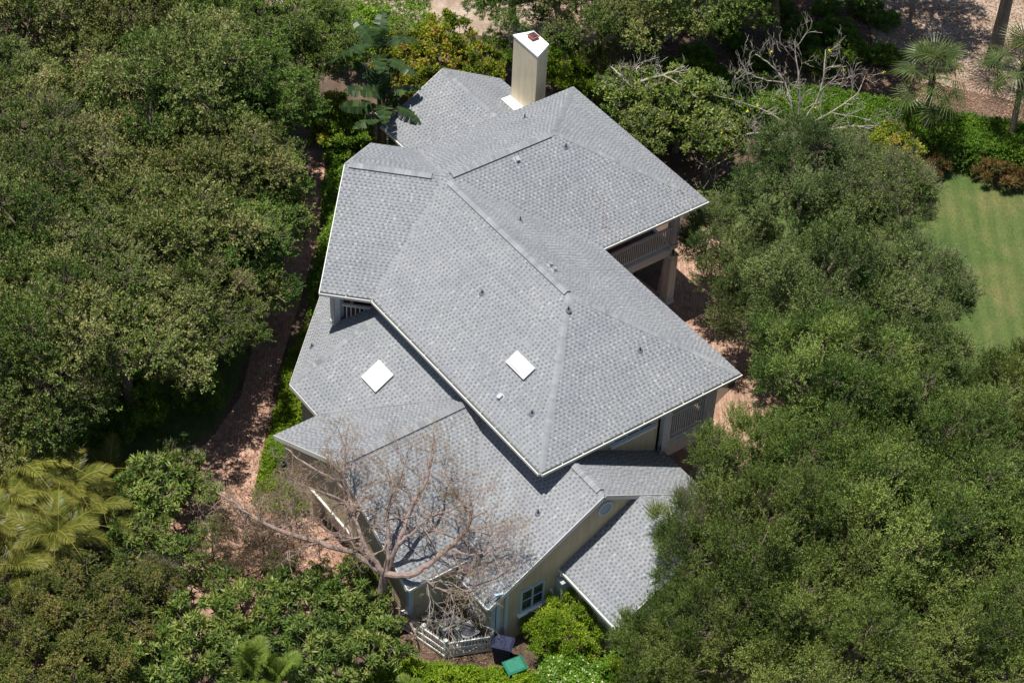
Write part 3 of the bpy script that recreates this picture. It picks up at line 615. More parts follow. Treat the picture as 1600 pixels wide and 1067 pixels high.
# ------------------------------------------------------------------ vegetation generators
def unit(v): return v/np.maximum(np.linalg.norm(v, axis=-1, keepdims=True), 1e-9)
def leaves(rng, p, d, ll, lw, upb=.6, fold=0):
    """diamond leaves at p (N,3) pointing along d; ll, lw scalars or (N,)"""
    n = len(p); ll = np.broadcast_to(ll, n)*rng.uniform(.7, 1.25, n); lw = np.broadcast_to(lw, n)*rng.uniform(.75, 1.2, n)
    nr = rng.normal(size=(n, 3)); nr = unit(nr); nr[:, 2] = np.abs(nr[:, 2])+upb
    sd = unit(np.cross(d, unit(nr)))
    b = p + d*ll[:, None]*.45
    return np.stack([p, b+sd*lw[:, None]/2, p+d*ll[:, None], b-sd*lw[:, None]/2], 1).reshape(-1, 3)
def prisms(a, b, ra, rb, k=3):
    n = len(a); d = unit(b-a); ref = np.where(np.abs(d[:, 2:3]) < .9, [[0, 0, 1.]], [[1., 0, 0]]); x = unit(np.cross(d, ref)); y = np.cross(d, x)
    ra = np.broadcast_to(ra, n)[:, None]; rb = np.broadcast_to(rb, n)[:, None]; F = []
    for i in range(k):
        t0, t1 = 2*math.pi*i/k, 2*math.pi*(i+1)/k
        o0, o1 = x*math.cos(t0)+y*math.sin(t0), x*math.cos(t1)+y*math.sin(t1)
        F.append(np.stack([a+o0*ra, a+o1*ra, b+o1*rb, b+o0*rb], 1))
    return np.concatenate(F).reshape(-1, 3)
def tube(pts, r, k=7):
    """continuous tube along pts, quads"""
    pts = np.array(pts, float); n = len(pts); r = np.broadcast_to(r, n); d = np.zeros_like(pts); d[1:-1] = pts[2:]-pts[:-2]; d[0] = pts[1]-pts[0]; d[-1] = pts[-1]-pts[-2]; d = unit(d)
    ref = np.array([.3, .95, .1]) if abs(d[0, 2]) > .8 else np.array([0, 0, 1.])
    x = unit(np.cross(d, ref)); y = np.cross(d, x); R = []
    for i in range(k+1):
        t = 2*math.pi*i/k; R.append(pts + (x*math.cos(t)+y*math.sin(t))*r[:, None])
    F = [np.stack([R[i][:-1], R[i+1][:-1], R[i+1][1:], R[i][1:]], 1) for i in range(k)]
    return np.concatenate(F).reshape(-1, 3)
def curve(a, b, sag, n=6, rng=None, wob=0.):
    a = np.array(a, float); b = np.array(b, float); t = np.linspace(0, 1, n)[:, None]; L = np.linalg.norm(b-a)
    p = a+(b-a)*t; p[:, 2] += (np.sin(t*math.pi)*sag*L)[:, 0]
    if rng is not None and wob: p[1:-1] += rng.normal(0, wob*L, (n-2, 3))
    return p
def crown_mesh(seed, kind, R=(3.4, 3.4, 2.3), nclump=46, shoots=44, nleaf=18, ll=.12, lw=.055, slen=.42, clr=(.62, 1.05), leafm='oak', trunkh=4.0,
               trunkr=.22, up=.45, low=-.25, tilt=.9, barkm='barkd', fill=.5, twig=.007, flat=.72):
    rng = np.random.default_rng(seed); R = np.array(R)
    i = np.arange(nclump)+.5; zf = 1-(1-low)*i/nclump; th = math.pi*(1+5**.5)*i+rng.uniform(0, 6)
    rr = np.sqrt(np.clip(1-zf**2, 0, 1)); cd = np.stack([rr*np.cos(th), rr*np.sin(th), zf], 1)+rng.normal(0, .12, (nclump, 3)); cd = unit(cd)
    inner = rng.random(nclump) < .12
    rad_ = np.where(inner, rng.uniform(.3, .6, nclump), rng.uniform(.66, 1.12, nclump))
    cr = rng.uniform(*clr, nclump)*R.mean()/3.0
    C = cd*R*rad_[:, None]*(1-.75*cr/R.mean()/3.0*1.0)[:, None]
    # shoots
    idx = np.repeat(np.arange(nclump), shoots); n = len(idx)
    sd = unit(rng.normal(size=(n, 3))+cd[idx]*.55+[0, 0, up*.8]); rf = rng.uniform(.35, 1., n)**.6
    base = C[idx]+sd*(cr[idx]*rf)[:, None]*[1, 1, flat]
    dr = unit(sd*.8+rng.normal(0, .55, (n, 3))+cd[idx]*.3+[0, 0, up]); L = slen*rng.uniform(.6, 1.4, n)
    tip = base+dr*L[:, None]
    ct = rng.normal(.5, .19, nclump)
    st = ct[idx]+rng.normal(0, .13, n)+.10*sd[:, 2]
    m = np.repeat(np.arange(n), nleaf); t = rng.uniform(0, 1, len(m))
    p = base[m]+dr[m]*(L[m]*t)[:, None]+rng.normal(0, .035, (len(m), 3))
    d = unit(dr[m]*tilt+rng.normal(0, .75, (len(m), 3))+[0, 0, .12])
    V = leaves(rng, p, d, ll, lw); tint = np.clip(st[m]+rng.normal(0, .14, len(m)), 0, 1)
    cm_ = np_mesh('crown', V, 4, M[leafm], tint)
    # wood: trunk, limbs, twigs
    base0 = np.array([0, 0, -trunkh-R[2]*.35]); fork = np.array([rng.normal(0, .15), rng.normal(0, .15), -R[2]*.55-.3*trunkh*.3])
    tp = curve(base0, fork, 0, 6, rng, .015); W_ = [tube(tp, np.linspace(trunkr*1.25, trunkr*.8, 6), 9)]
    W_[0:0] = [tube([base0-[0, 0, .3], base0+[0, 0, .35]], [trunkr*1.8, trunkr*1.2], 9)]
    main = rng.permutation(nclump)[:7]; ends = C[main]*.55
    for e_ in ends: W_.append(tube(curve(fork, e_, .06, 6, rng, .05), np.linspace(trunkr*.62, trunkr*.28, 6), 6))
    for c in range(nclump):
        j = np.argmin(np.linalg.norm(ends-C[c], axis=1)); W_.append(tube(curve(ends[j], C[c], .05, 5, rng, .06), np.linspace(trunkr*.26, trunkr*.10, 5), 5))
    s_ = rng.random(n) < .5; W_.append(prisms(C[idx][s_]*.6+base[s_]*.4, base[s_], twig*2.2, twig*1.6)); W_.append(prisms(base[s_], tip[s_]+dr[s_]*.05, twig*1.5, twig*.8))
    V = np.concatenate(W_); tm = np_mesh('trunk', V, 4, M[barkm])
    return cm_, tm, base0
PROTO = {}
def plant(name, proto, loc, scale, rz, label, cat, group=None, trunk=True):
    """top-level empty at the base; parts: crown, trunk. loc = crown centre"""
    cme, tme, b0 = PROTO[proto]; sc3 = np.array(scale if isinstance(scale, (tuple, list)) else (scale,)*3, float)
    zc = loc[2]; o = empty(name, (loc[0], loc[1], 0), label, cat, group)
    cr = link('crown', cme, o); cr.location = (0, 0, zc); cr.scale = sc3; cr.rotation_euler = (0, 0, rz)
    if trunk:
        tr = link('trunk', tme, o); tr.location = (0, 0, zc); zs_ = (zc+.0)/-b0[2]; tr.scale = (sc3[0], sc3[1], max(sc3[2], zs_) if zs_ > 0 else 1); tr.rotation_euler = (0, 0, rz)
    return o
#PART4
def fbm(x, y, s, rng):
    v = np.zeros_like(x)
    for k in range(7):
        a = rng.uniform(0, 6.28); f = s*rng.uniform(.6, 2.4); v += np.sin((x*math.cos(a)+y*math.sin(a))*f+rng.uniform(0, 6.28))
    return v/3.5
def in_poly(x, y, poly):
    ins = np.zeros(len(x), bool); dist = np.full(len(x), 1e9); P = np.array(poly)
    for i in range(len(P)):
        a, b = P[i], P[(i+1) % len(P)]
        c = ((a[1] > y) != (b[1] > y)) & (x < (b[0]-a[0])*(y-a[1])/(b[1]-a[1]+1e-12)+a[0]); ins ^= c
        t = np.clip(((x-a[0])*(b[0]-a[0])+(y-a[1])*(b[1]-a[1]))/((b-a)@(b-a)), 0, 1)
        dist = np.minimum(dist, np.hypot(x-a[0]-t*(b[0]-a[0]), y-a[1]-t*(b[1]-a[1])))
    return ins, dist
def cover(name, poly, hgt, dens, leafm, ll, lw, label=None, cat=None, kind=None, seed=0, bumpy=.25, edge=.5, nleaf=10, slen=.16, up=.5, bs=2.2, group=None, fl=None, parent=None, wood=True):
    rng = np.random.default_rng(seed); P = np.array(poly); lo, hi = P.min(0), P.max(0); n = int(dens*np.prod(hi-lo))
    x, y = rng.uniform(lo[0], hi[0], n), rng.uniform(lo[1], hi[1], n); ins, dist = in_poly(x, y, poly); x, y, dist = x[ins], y[ins], dist[ins]
    r2 = np.random.default_rng(seed+100); nz = fbm(x, y, bs, r2)*.6+fbm(x, y, bs*2.7, r2)*.4
    H = hgt*(1+bumpy*nz)*np.clip(dist/edge, .02, 1)**.45
    z = H*(1-rng.exponential(.09, len(x)))-rng.exponential(.03, len(x)); z = np.clip(z, .02, None)
    # extra side fill
    base = np.stack([x, y, z], 1); dr = unit(rng.normal(0, .7, (len(x), 3))+[0, 0, up]); m = np.repeat(np.arange(len(x)), nleaf)
    p = base[m]+dr[m]*(rng.uniform(0, slen, len(m)))[:, None]+rng.normal(0, .03, (len(m), 3)); d = unit(dr[m]*.7+rng.normal(0, .7, (len(m), 3)))
    V = leaves(rng, p, d, ll, lw); tint = np.clip(.5+.18*nz[m]+rng.normal(0, .17, len(m)), 0, 1)
    c0 = P.mean(0); V = V-np.array([c0[0], c0[1], 0])
    mats = [M[leafm]]; mi = None
    if fl:
        s = rng.random(len(x)) < fl[1]; q = base[s]+[0, 0, .06]; k = np.repeat(np.arange(len(q)), 5); dd = unit(rng.normal(size=(len(k), 3))+[0, 0, .7])
        FV = leaves(rng, q[k], dd, fl[2], fl[2]*.75, 1.0)-np.array([c0[0], c0[1], 0]); 
    o = link(name, np_mesh(name, V, 4, mats, tint)); o.location = (c0[0], c0[1], 0)
    if fl: f = link('blossom', np_mesh('blossom', FV, 4, M[fl[0]], rng.random(len(k))), o)
    if parent: o.parent = parent; o.location = (c0[0]-parent.location[0], c0[1]-parent.location[1], 0)
    return tag(o, label, cat, group, kind)

# prototypes ---------------------------------------------------------------
for k, (sd, nc) in enumerate(((11, 54), (12, 50), (13, 58), (14, 48))):
    PROTO['oak%d' % k] = crown_mesh(sd, 'oak', nclump=nc-16, shoots=82, nleaf=18, ll=.115, lw=.055, slen=.36, clr=(.62, 1.12), leafm='oak', trunkh=5)
for k, (sd, nc) in enumerate(((21, 54), (22, 58))):
    PROTO['fresh%d' % k] = crown_mesh(sd, 'oak', nclump=nc-14, shoots=76, nleaf=18, ll=.12, lw=.06, slen=.36, clr=(.58, 1.05), leafm='oak2', trunkh=5)
for k, sd in enumerate((31, 32, 33)):
    PROTO['feather%d' % k] = crown_mesh(sd, 'f', nclump=38, shoots=88, nleaf=26, ll=.094, lw=.038, slen=.58, clr=(.42, .95), leafm='feather', trunkh=5, up=.8, tilt=1.2, twig=.006)
for k, sd in enumerate((41, 42)):
    PROTO['grey%d' % k] = crown_mesh(sd, 'f', nclump=42, shoots=80, nleaf=24, ll=.10, lw=.042, slen=.62, clr=(.42, .98), leafm='featherb', trunkh=5, up=.7, tilt=1.1, twig=.007)
for k, sd in enumerate((51, 52)):
    PROTO['mango%d' % k] = crown_mesh(sd, 'm', R=(1.5, 1.5, 1.2), nclump=30, shoots=11, nleaf=13, ll=.24, lw=.062, slen=.10, clr=(.45, .8), leafm='mango', trunkh=1.6, trunkr=.07, up=.6, tilt=.5, barkm='barkd', twig=.012)
PROTO['sea'] = crown_mesh(61, 's', R=(1.8, 1.8, 1.4), nclump=44, shoots=20, nleaf=12, ll=.17, lw=.085, slen=.18, clr=(.42, .8), leafm='mango', trunkh=2, trunkr=.1, up=.6, tilt=.6, barkm='bark', twig=.012)
PROTO['lime'] = crown_mesh(62, 'l', R=(1.3, 1.3, 1.0), nclump=40, shoots=46, nleaf=18, ll=.085, lw=.034, slen=.26, clr=(.36, .62), leafm='lime', trunkh=.8, trunkr=.05, up=.8, tilt=1.0, barkm='barkd', low=-.5)
PROTO['yellow'] = crown_mesh(63, 'y', R=(1.6, 1.6, 1.2), nclump=40, shoots=26, nleaf=12, ll=.14, lw=.07, slen=.2, clr=(.42, .75), leafm='yellow', trunkh=1.4, trunkr=.06, up=.6, tilt=.6, barkm='barkd', low=-.5)
PROTO['green'] = crown_mesh(64, 'g', R=(1.6, 1.6, 1.2), nclump=40, shoots=28, nleaf=13, ll=.13, lw=.06, slen=.2, clr=(.42, .75), leafm='hedge', trunkh=1.4, trunkr=.06, up=.6, tilt=.7, barkm='barkd', low=-.5)
PROTO['bronze'] = crown_mesh(65, 'b', R=(2.6, 2.6, 1.7), nclump=60, shoots=42, nleaf=14, ll=.10, lw=.05, slen=.2, clr=(.45, .8), leafm='brownish', trunkh=2, trunkr=.12, up=.6, tilt=.7, barkm='barkd', low=-.4)
PROTO['brom'] = crown_mesh(66, 'b', R=(1.0, 1.0, .55), nclump=16, shoots=16, nleaf=14, ll=.30, lw=.035, slen=.1, clr=(.4, .6), leafm='brom', trunkh=.3, trunkr=.03, up=1.2, tilt=.6, barkm='barkd', low=0)

def P(px, py, Z): return at(px, py, Z)
rzs = random.Random(5)
OG = 'oaks of the dense canopy left of the house'
oaks = [  # px, py, Z, scale, label
 (60, 30, 6.0, 1.15, 'oak crown filling the upper left corner of the canopy'), (222, 22, 6.0, 1.1, 'oak crown at the top edge, second from the upper left corner'),
 (372, 52, 5.8, 1.05, 'oak crown at the top edge behind the far end of the brick path'), (490, 75, 5.2, .9, 'oak crown nearest the banana plant and the rear roof'),
 (-8, 165, 6.2, 1.1, 'oak crown cut by the left edge, below the upper left corner'), (140, 140, 6.2, 1.15, 'oak crown with brownish tips in the upper left canopy, second row'),
 (292, 158, 6.2, 1.15, 'oak crown in the middle of the canopy, second row from the top'), (392, 165, 5.8, .98, 'oak crown leaning over the shaded far end of the brick path'),
 (60, 285, 6.4, 1.15, 'brown tinged oak crown near the left edge, third row'), (205, 285, 6.5, 1.2, 'large brown tinged oak crown in the centre of the left canopy'),
 (350, 285, 6.2, 1.1, 'oak crown between the canopy centre and the gable end of the upper roof'), (398, 300, 5.2, .72, 'small fresh green oak crown overhanging the path beside the upper gable'),
 (5, 420, 6.2, 1.1, 'oak crown cut by the left edge, halfway down the photo'), (138, 418, 6.5, 1.15, 'wide oak crown left of centre in the canopy, fourth row'),
 (275, 400, 6.2, 1.1, 'oak crown right of centre in the canopy, fourth row'), (362, 398, 5.4, .92, 'green oak crown whose edge touches the path opposite the small upper balcony'),
 (48, 545, 6.0, 1.1, 'oak crown near the left edge above the palms'), (190, 525, 6.0, 1.1, 'grey green oak crown above the shaded grass clearing'),
 (300, 495, 5.4, .85, 'oak crown at the lower right rim of the canopy above the bend of the path'), (20, 640, 5.6, .95, 'lowest oak crown at the left edge, just behind the palms'),
 (95, 618, 4.6, .55, 'small oak crown hanging over the dark grass clearing')]
for i, (px, py, Z, s, lab) in enumerate(oaks):
    fresh = lab.find('fresh') >= 0 or lab.find('green oak crown whose') >= 0 or i in (2, 3, 7)
    pr = ('fresh%d' % (i % 2)) if fresh else ('oak%d' % (i % 4))
    Z += rzs.uniform(-1.3, .9); s *= rzs.uniform(.88, 1.02); plant('oak_tree', pr, P(px, py, Z), (s, s*rzs.uniform(.88, 1.05), s*rzs.uniform(1.0, 1.25)), rzs.uniform(0, 6.28), lab, 'tree', OG)
RG = 'fine leaved trees right of the house'
rights = [
 (1262, 300, 5.6, 1.06, 'grey1', 'dark grey green tree crown right of the upper roof corner, topmost of the right canopy'),
 (1142, 392, 4.6, .76, 'grey0', 'dark green tree crown brushing the covered upper balcony'),
 (1365, 330, 5.2, .85, 'grey0', 'grey green tree crown bordering the lawn beside the yellow shrub'),
 (1192, 482, 4.3, .76, 'grey1', 'dark green tree crown above the brick patio strip'),
 (1300, 480, 5.6, .98, 'grey1', 'grey green tree crown with pale twigs between lawn and house'),
 (1432, 470, 5.4, .82, 'grey0', 'tree crown with bare pale shoots jutting over the lawn'),
 (1290, 610, 5.6, 1.0, 'feather1', 'olive crown with upright pale branches at the centre of the right canopy'),
 (1420, 590, 5.2, .85, 'grey1', 'shaded crown at the near edge of the lawn'),
 (1172, 752, 4.6, .74, 'feather0', 'olive crown spreading over the small balcony corner'),
 (1305, 755, 5.8, 1.02, 'feather2', 'olive crown in the middle of the right canopy, below the upright branches'),
 (1450, 720, 5.8, 1.05, 'feather0', 'olive crown below the lawn, near the right edge'),
 (1585, 660, 5.4, .95, 'feather1', 'olive crown cut by the right edge just below the lawn'),
 (1102, 858, 5.0, .66, 'feather1', 'olive crown drooping over the lower side roof'),
 (1225, 890, 5.8, 1.05, 'feather0', 'large olive crown in the lower right canopy, left part'),
 (1370, 880, 6.0, 1.1, 'feather1', 'large olive crown in the lower right canopy, centre part'),
 (1520, 850, 5.8, 1.1, 'feather2', 'large olive crown in the lower right canopy, by the right edge'),
 (1062, 1020, 3.4, .70, 'feather2', 'low olive crown below the corner of the side roof'),
 (1150, 1030, 4.8, .95, 'feather2', 'olive crown at the bottom edge, right of the flowering shrub'),
 (1300, 1040, 5.6, 1.1, 'feather0', 'olive crown at the bottom edge, middle of the right canopy'),
 (1455, 1010, 5.6, 1.1, 'feather1', 'olive crown at the bottom edge with a dark gap beside it'),
 (1600, 1000, 5.6, 1.1, 'feather0', 'olive crown in the lower right corner')]
for px, py, Z, s, pr, lab in rights:
    Z += rzs.uniform(-1.1, .8); s *= rzs.uniform(.84, .98); plant('leafy_tree', pr, P(px, py, Z), (s, s*rzs.uniform(.85, 1.05), s*rzs.uniform(1.05, 1.4)), rzs.uniform(0, 6.28), lab, 'tree', RG)
# trees beyond the hedge, mostly above the frame: trunks and shade
for px, py, Z, s, pr, lab, tx in (
 (950, 28, 4.6, .85, 'oak1', 'drooping oak crown at the top edge right of the chimney', (932, 95)),
 (1075, -20, 6., 1.1, 'oak2', 'oak crown at the top edge above the dead branches', (1032, 62)),
 (1160, -95, 7.5, 1.25, 'oak3', 'tall oak with the thick dark trunk beyond the hedge', (1208, 85)),
 (1310, -105, 7.5, 1.35, 'oak0', 'tall oak shading the litter bank at the top, right of the thick trunk', (1290, -40)),
 (1420, -150, 7.5, 1.2, 'oak2', 'tall oak above the frame at the edge of the sandy bank', (1420, -70)), (1110, -150, 7.5, 1.25, 'oak2', 'tall oak above the frame left of the thick trunk', (1110, -60)),
 (1225, -190, 8.5, 1.3, 'oak1', 'tall oak above the frame behind the thick trunk', (1225, -60)),
 (1010, -140, 7.5, 1.3, 'oak1', 'tall oak above the frame shading the ground beyond the hedge', (1010, -60)),
 (800, 5, 3.4, .62, 'fresh0', 'bright green tree top at the top edge behind the chimney', (800, 30)),
 (860, -60, 5.5, .9, 'fresh1', 'tall green tree above the top edge behind the chimney', (860, 0))):
    q = P(px, py, Z); b = at(*tx, 0); o = plant('oak_tree', pr, tuple(q), s, rzs.uniform(0, 6.28), lab, 'tree', 'trees beyond the hedge at the top', trunk=False)
    r0 = .36 if 'thick' in lab else .2
    V = tube([(b[0]-q[0], b[1]-q[1], -.2), (b[0]-q[0], b[1]-q[1], .3), ((b[0]-q[0])*.8, (b[1]-q[1])*.8, Z*.45), ((b[0]-q[0])*.4, (b[1]-q[1])*.4, Z*.75), (0, 0, Z)], [r0*1.5, r0*1.15, r0, r0*.8, r0*.4], 9)
    V2 = tube([((b[0]-q[0])*.8, (b[1]-q[1])*.8, Z*.42), ((b[0]-q[0])*.5+.9, (b[1]-q[1])*.5+.6, Z*.8), ((b[0]-q[0])*.3+1.6, 1.2, Z*1.05)], [r0*.75, r0*.5, r0*.2], 7)
    link('trunk', np_mesh('trunk', np.concatenate([V, V2]), 4, M['barkd' if 'thick' in lab else 'bark']), o)
# shrubs ------------------------------------------------------------------
shr = [
 (690, 78, 2.0, 1.1, 'yellow', 'yellow green shrub with coppery leaves behind the rear roof'), (628, 95, 1.8, .85, 'yellow', 'yellow green shrub at the left corner of the rear roof'),
 (655, 130, 1.4, .7, 'yellow', 'bright yellow shrub touching the rear roof eave'), (745, 105, 1.8, .8, 'yellow', 'yellow tinged shrub between rear roof and chimney'),
 (770, 85, 1.8, .7, 'green', 'green shrub left of the chimney top'), (560, 60, 1.8, 1.1, 'green', 'green shrub beside the sandy verge at the top'),
 (900, 110, 1.6, 1.1, 'lime', 'bright green shrub right of the chimney'), (870, 90, 1.9, .8, 'green', 'dark green shrub just right of the chimney cap'),
 (960, 120, 1.8, 1.0, 'lime', 'bright green shrub behind the upper roof corner'),
 (1395, 240, 1.9, .85, 'yellow', 'yellow green shrub between the dead tree and the left palm'), (1415, 285, 1.3, .55, 'yellow', 'small yellow green shrub on the lawn edge'),
 (520, 190, 1.6, .9, 'yellow', 'yellow shrub beside the far end of the brick path'), (540, 215, 1.4, .8, 'green', 'dark shrub between path and upper gable roof'),
 (884, 986, 1.0, 1.0, 'lime', 'bright lime green rounded shrub below the casement window'), (838, 975, .7, .45, 'lime', 'small lime shrub with orange blooms under the window sill'),
 (975, 1050, 1.0, .6, 'green', 'green shrub between the lime shrub and the olive canopy'),
 (200, 640, 1.5, 1.0, 'green', 'leafy undergrowth hiding the oak trunks at the left edge of the clearing'), (305, 612, 1.3, .7, 'green', 'leafy undergrowth in the dark clearing beside the bend of the path'), (120, 655, 1.6, 1.1, 'green', 'leafy undergrowth behind the arching palms'),
 (1000, 1055, 1.2, .9, 'lime', 'light green shrub at the bottom edge right of the white flowers')]
for px, py, Z, s, pr, lab in shr: plant('shrub', pr, P(px, py, Z), s, rzs.uniform(0, 6.28), lab, 'shrub')
for px, py, Z, s, lab in ((1063, 165, 2.8, 1.15, 'light green broad leaved tree right of the upper roof corner'), (1010, 205, 2.4, .8, 'broad leaved tree touching the far eave of the upper roof'),
   (1110, 215, 2.4, .85, 'broad leaved tree left of the bare fig tree'), (985, 150, 3.0, .9, 'dark broad leaved tree under the dead branches')):
    plant('broadleaf_tree', 'sea', P(px, py, Z), s, rzs.uniform(0, 6.28), lab, 'tree')
for px, py, Z, s, lab in ((235, 780, 2.4, 1.05, 'glossy mango tree beside the brick drive, upper part of the clump'), (215, 850, 2.0, 1.0, 'glossy mango tree left of the brick drive, nearest the palms'),
   (280, 735, 2.2, .7, 'small mango tree at the path mouth'), (275, 880, 1.7, .8, 'mango tree at the lower edge of the brick drive'), (310, 770, 1.6, .6, 'thin mango tree in front of the path'),
   (390, 960, 1.8, 1.1, 'broad leaved shrub below the brick drive, left one'), (470, 950, 1.8, 1.0, 'broad leaved shrub below the brick drive, middle one'), (555, 945, 1.7, .95, 'broad leaved shrub left of the white fence'),
   (300, 1000, 1.8, 1.1, 'broad leaved shrub beside the bronze green tree'), (500, 1030, 2.0, 1.1, 'shiny broad leaved shrub right of the young palm fronds'), (580, 1020, 1.7, .9, 'shiny broad leaved shrub in front of the fence corner'),
   (600, 980, 1.4, .5, 'small broad leaved plant at the fence foot'), (380, 1050, 1.8, 1.0, 'broad leaved shrub behind the young palm fronds'), (440, 890, 1.0, .5, 'small mango sapling on the drive edge'),
   (230, 1050, 1.8, 1.0, 'broad leaved shrub at the bottom edge under the bronze green tree'), (560, 890, 1.2, .5, 'small glossy shrub at the foot of the bare tree'), (345, 905, 1.4, .55, 'small broad leaved shrub standing on the lower edge of the brick drive'), (330, 835, 1.6, .5, 'thin leafy sapling at the left rim of the brick drive'), (500, 905, 1.0, .45, 'low glossy shrub at the front edge of the brick drive')):
    plant('glossy_shrub', 'mango%d' % (int(px) % 2), P(px, py, Z), s, rzs.uniform(0, 6.28), lab, 'shrub', 'glossy broad leaved shrubs around the drive')
for px, py, Z, s, lab in ((60, 985, 2.4, 1.0, 'bronze green dense tree in the lower left corner'), (170, 960, 2.4, .9, 'bronze green dense tree right of the lower left corner'), (110, 1060, 2.6, 1.0, 'bronze green dense tree at the bottom edge'),
    (235, 920, 1.9, .5, 'small bronze green dome below the mango trees')):
    plant('dense_tree', 'bronze', P(px, py, Z), s, rzs.uniform(0, 6.28), lab, 'tree', 'bronze green trees in the lower left')
for px, py, Z, s, lab in ((1450, 262, .5, .95, 'bronze bromeliad clump at the foot of the left palm'), (1560, 270, .5, 1.1, 'bronze bromeliad clump at the foot of the right palm'), (1600, 272, .5, .9, 'bronze bromeliad clump cut by the right edge')):
    plant('bromeliad_clump', 'brom', P(px, py, Z), s, rzs.uniform(0, 6.28), lab, 'plant', 'bromeliads under the palms')
# hedges and ground cover ---------------------------------------------------
cover('hedge', G2((880, 165), (930, 175), (1600, 290), (2000, 370), (2000, 320), (1600, 232), (1050, 128), (900, 110)), 1.7, 260, 'hedge', .10, .06, 'long clipped green hedge between the lawn and the litter bank', 'hedge', seed=3, bumpy=.10, edge=.35, nleaf=11, bs=1.5)
cover('hedge', [(-6.35, -9.15), (-4.4, -9.15), (-4.4, -10.2), (-5.2, -10.6), (-6.35, -10.6)][:4]+[(-6.3, -10.2)], 1.5, 500, 'hedge', .06, .04, 'clipped box hedge in the corner between lower roof and garage', 'hedge', seed=4, bumpy=.03, edge=.12, nleaf=12, slen=.08)
cover('ground_cover', ragged(G2((478, 505), (452, 560), (440, 620), (425, 680), (405, 750), (395, 790), (470, 812), (490, 800), (462, 740), (432, 690), (500, 655), (470, 610), (500, 545)), .12, .8, 5), .45, 230, 'lime', .10, .055, 'low bright green planting strip between the brick path and the house', 'ground cover', kind='stuff', seed=5, bumpy=.4, edge=.4)
cover('ground_cover', ragged(G2((512, 215), (505, 300), (495, 400), (480, 500), (505, 500), (560, 330), (590, 230)), .12, .8, 6), .8, 150, 'green' if 'green' in M and False else 'hedge', .12, .06, 'dark leafy planting in the shade between path and upper gable', 'ground cover', kind='stuff', seed=6, bumpy=.5)
cover('flowering_shrub', G2((835, 1085), (842, 1040), (900, 1040), (965, 1062), (950, 1120), (850, 1110)), 1.25, 260, 'hedge', .08, .045, 'shrub covered in small cream white flowers at the bottom edge', 'shrub', seed=7, bumpy=.35, fl=('flower', .16, .075))
cover('ground_cover', G2((560, 1070), (640, 1040), (860, 1060), (1000, 1120), (980, 1200), (560, 1200)), .8, 170, 'lime', .12, .05, 'yellow green foliage along the bottom edge below the bins', 'ground cover', kind='stuff', seed=8, bumpy=.5)
cover('ground_cover', ragged(G2((440, 40), (560, 0), (650, -10), (700, 60), (640, 90), (480, 60)), .4, 1, 8), .35, 60, 'hedge', .12, .05, 'thin green scrub on the sandy verge', 'ground cover', kind='stuff', seed=9, bumpy=.8)
for k, (px, py) in enumerate(((1010, 60), (1130, 40), (1090, 95), (1290, 20), (1330, 90), (1180, 105), (1380, 40), (1250, 60), (950, 95), (1010, 100), (1150, 75), (1280, 105), (1350, 20), (1060, 35), (1310, 60), (1380, 95), (1220, 25))):
    c = at(px, py, 0); u_ = .38+.3*((k*37) % 10)/10; plant('shrub', 'green', (c[0], c[1], .3), (u_, u_*1.2, u_*.7), k, 'low dark green undergrowth tuft scattered on the shaded litter bank', 'shrub', 'undergrowth tufts on the shaded bank')
# fallen leaves and grass
def scatter(name, poly, dens, ll, lw, leafm, label, seed, upz=.02, stand=.15, kind='stuff'):
    rng = np.random.default_rng(seed); Pp = np.array(poly); lo, hi = Pp.min(0), Pp.max(0); n = int(dens*np.prod(hi-lo)); x, y = rng.uniform(lo[0], hi[0], n), rng.uniform(lo[1], hi[1], n)
    ins, _ = in_poly(x, y, poly); x, y = x[ins], y[ins]; n = len(x); p = np.stack([x, y, np.full(n, upz)+rng.uniform(0, .015, n)], 1); d = rng.normal(size=(n, 3)); d[:, 2] = np.abs(d[:, 2])*stand; d = unit(d)
    return tag(link(name, np_mesh(name, leaves(rng, p, d, ll, lw, 2.5), 4, M[leafm], rng.random(n))), label, 'leaf litter' if leafm == 'litter' else 'grass', kind=kind)
scatter('leaf_litter', G2((820, 60), (1600, 190), (1900, 60), (1600, -200), (900, -150)), 75, .11, .06, 'litter', 'brown fallen leaves on the bank beyond the hedge', 21)
scatter('leaf_litter', G2((485, 235), (508, 235), (490, 400), (447, 540), (410, 700), (600, 900), (520, 960), (240, 850), (335, 680), (396, 540), (448, 380)), 70, .09, .05, 'litter', 'brown fallen leaves on the brick path and drive', 22, .035)
scatter('leaf_litter', G2((600, 960), (640, 990), (700, 1030), (780, 1015), (860, 1060), (600, 1090)), 90, .09, .05, 'litter', 'brown fallen leaves around the white fence', 23)
scatter('grass', ragged(G2((150, 560), (330, 520), (392, 500), (372, 600), (330, 672), (250, 730), (140, 740)), .2, 1, 4), 170, .18, .02, 'grassb', 'rough grass in the shaded clearing left of the path', 24, stand=2.5)
scatter('grass', G2((1100, 300), (1240, 262), (1420, 262), (1500, 258), (1700, 330), (1700, 640), (1500, 560), (1090, 380)), 110, .085, .014, 'grassb', 'short mown grass of the lawn', 25, stand=2.0)
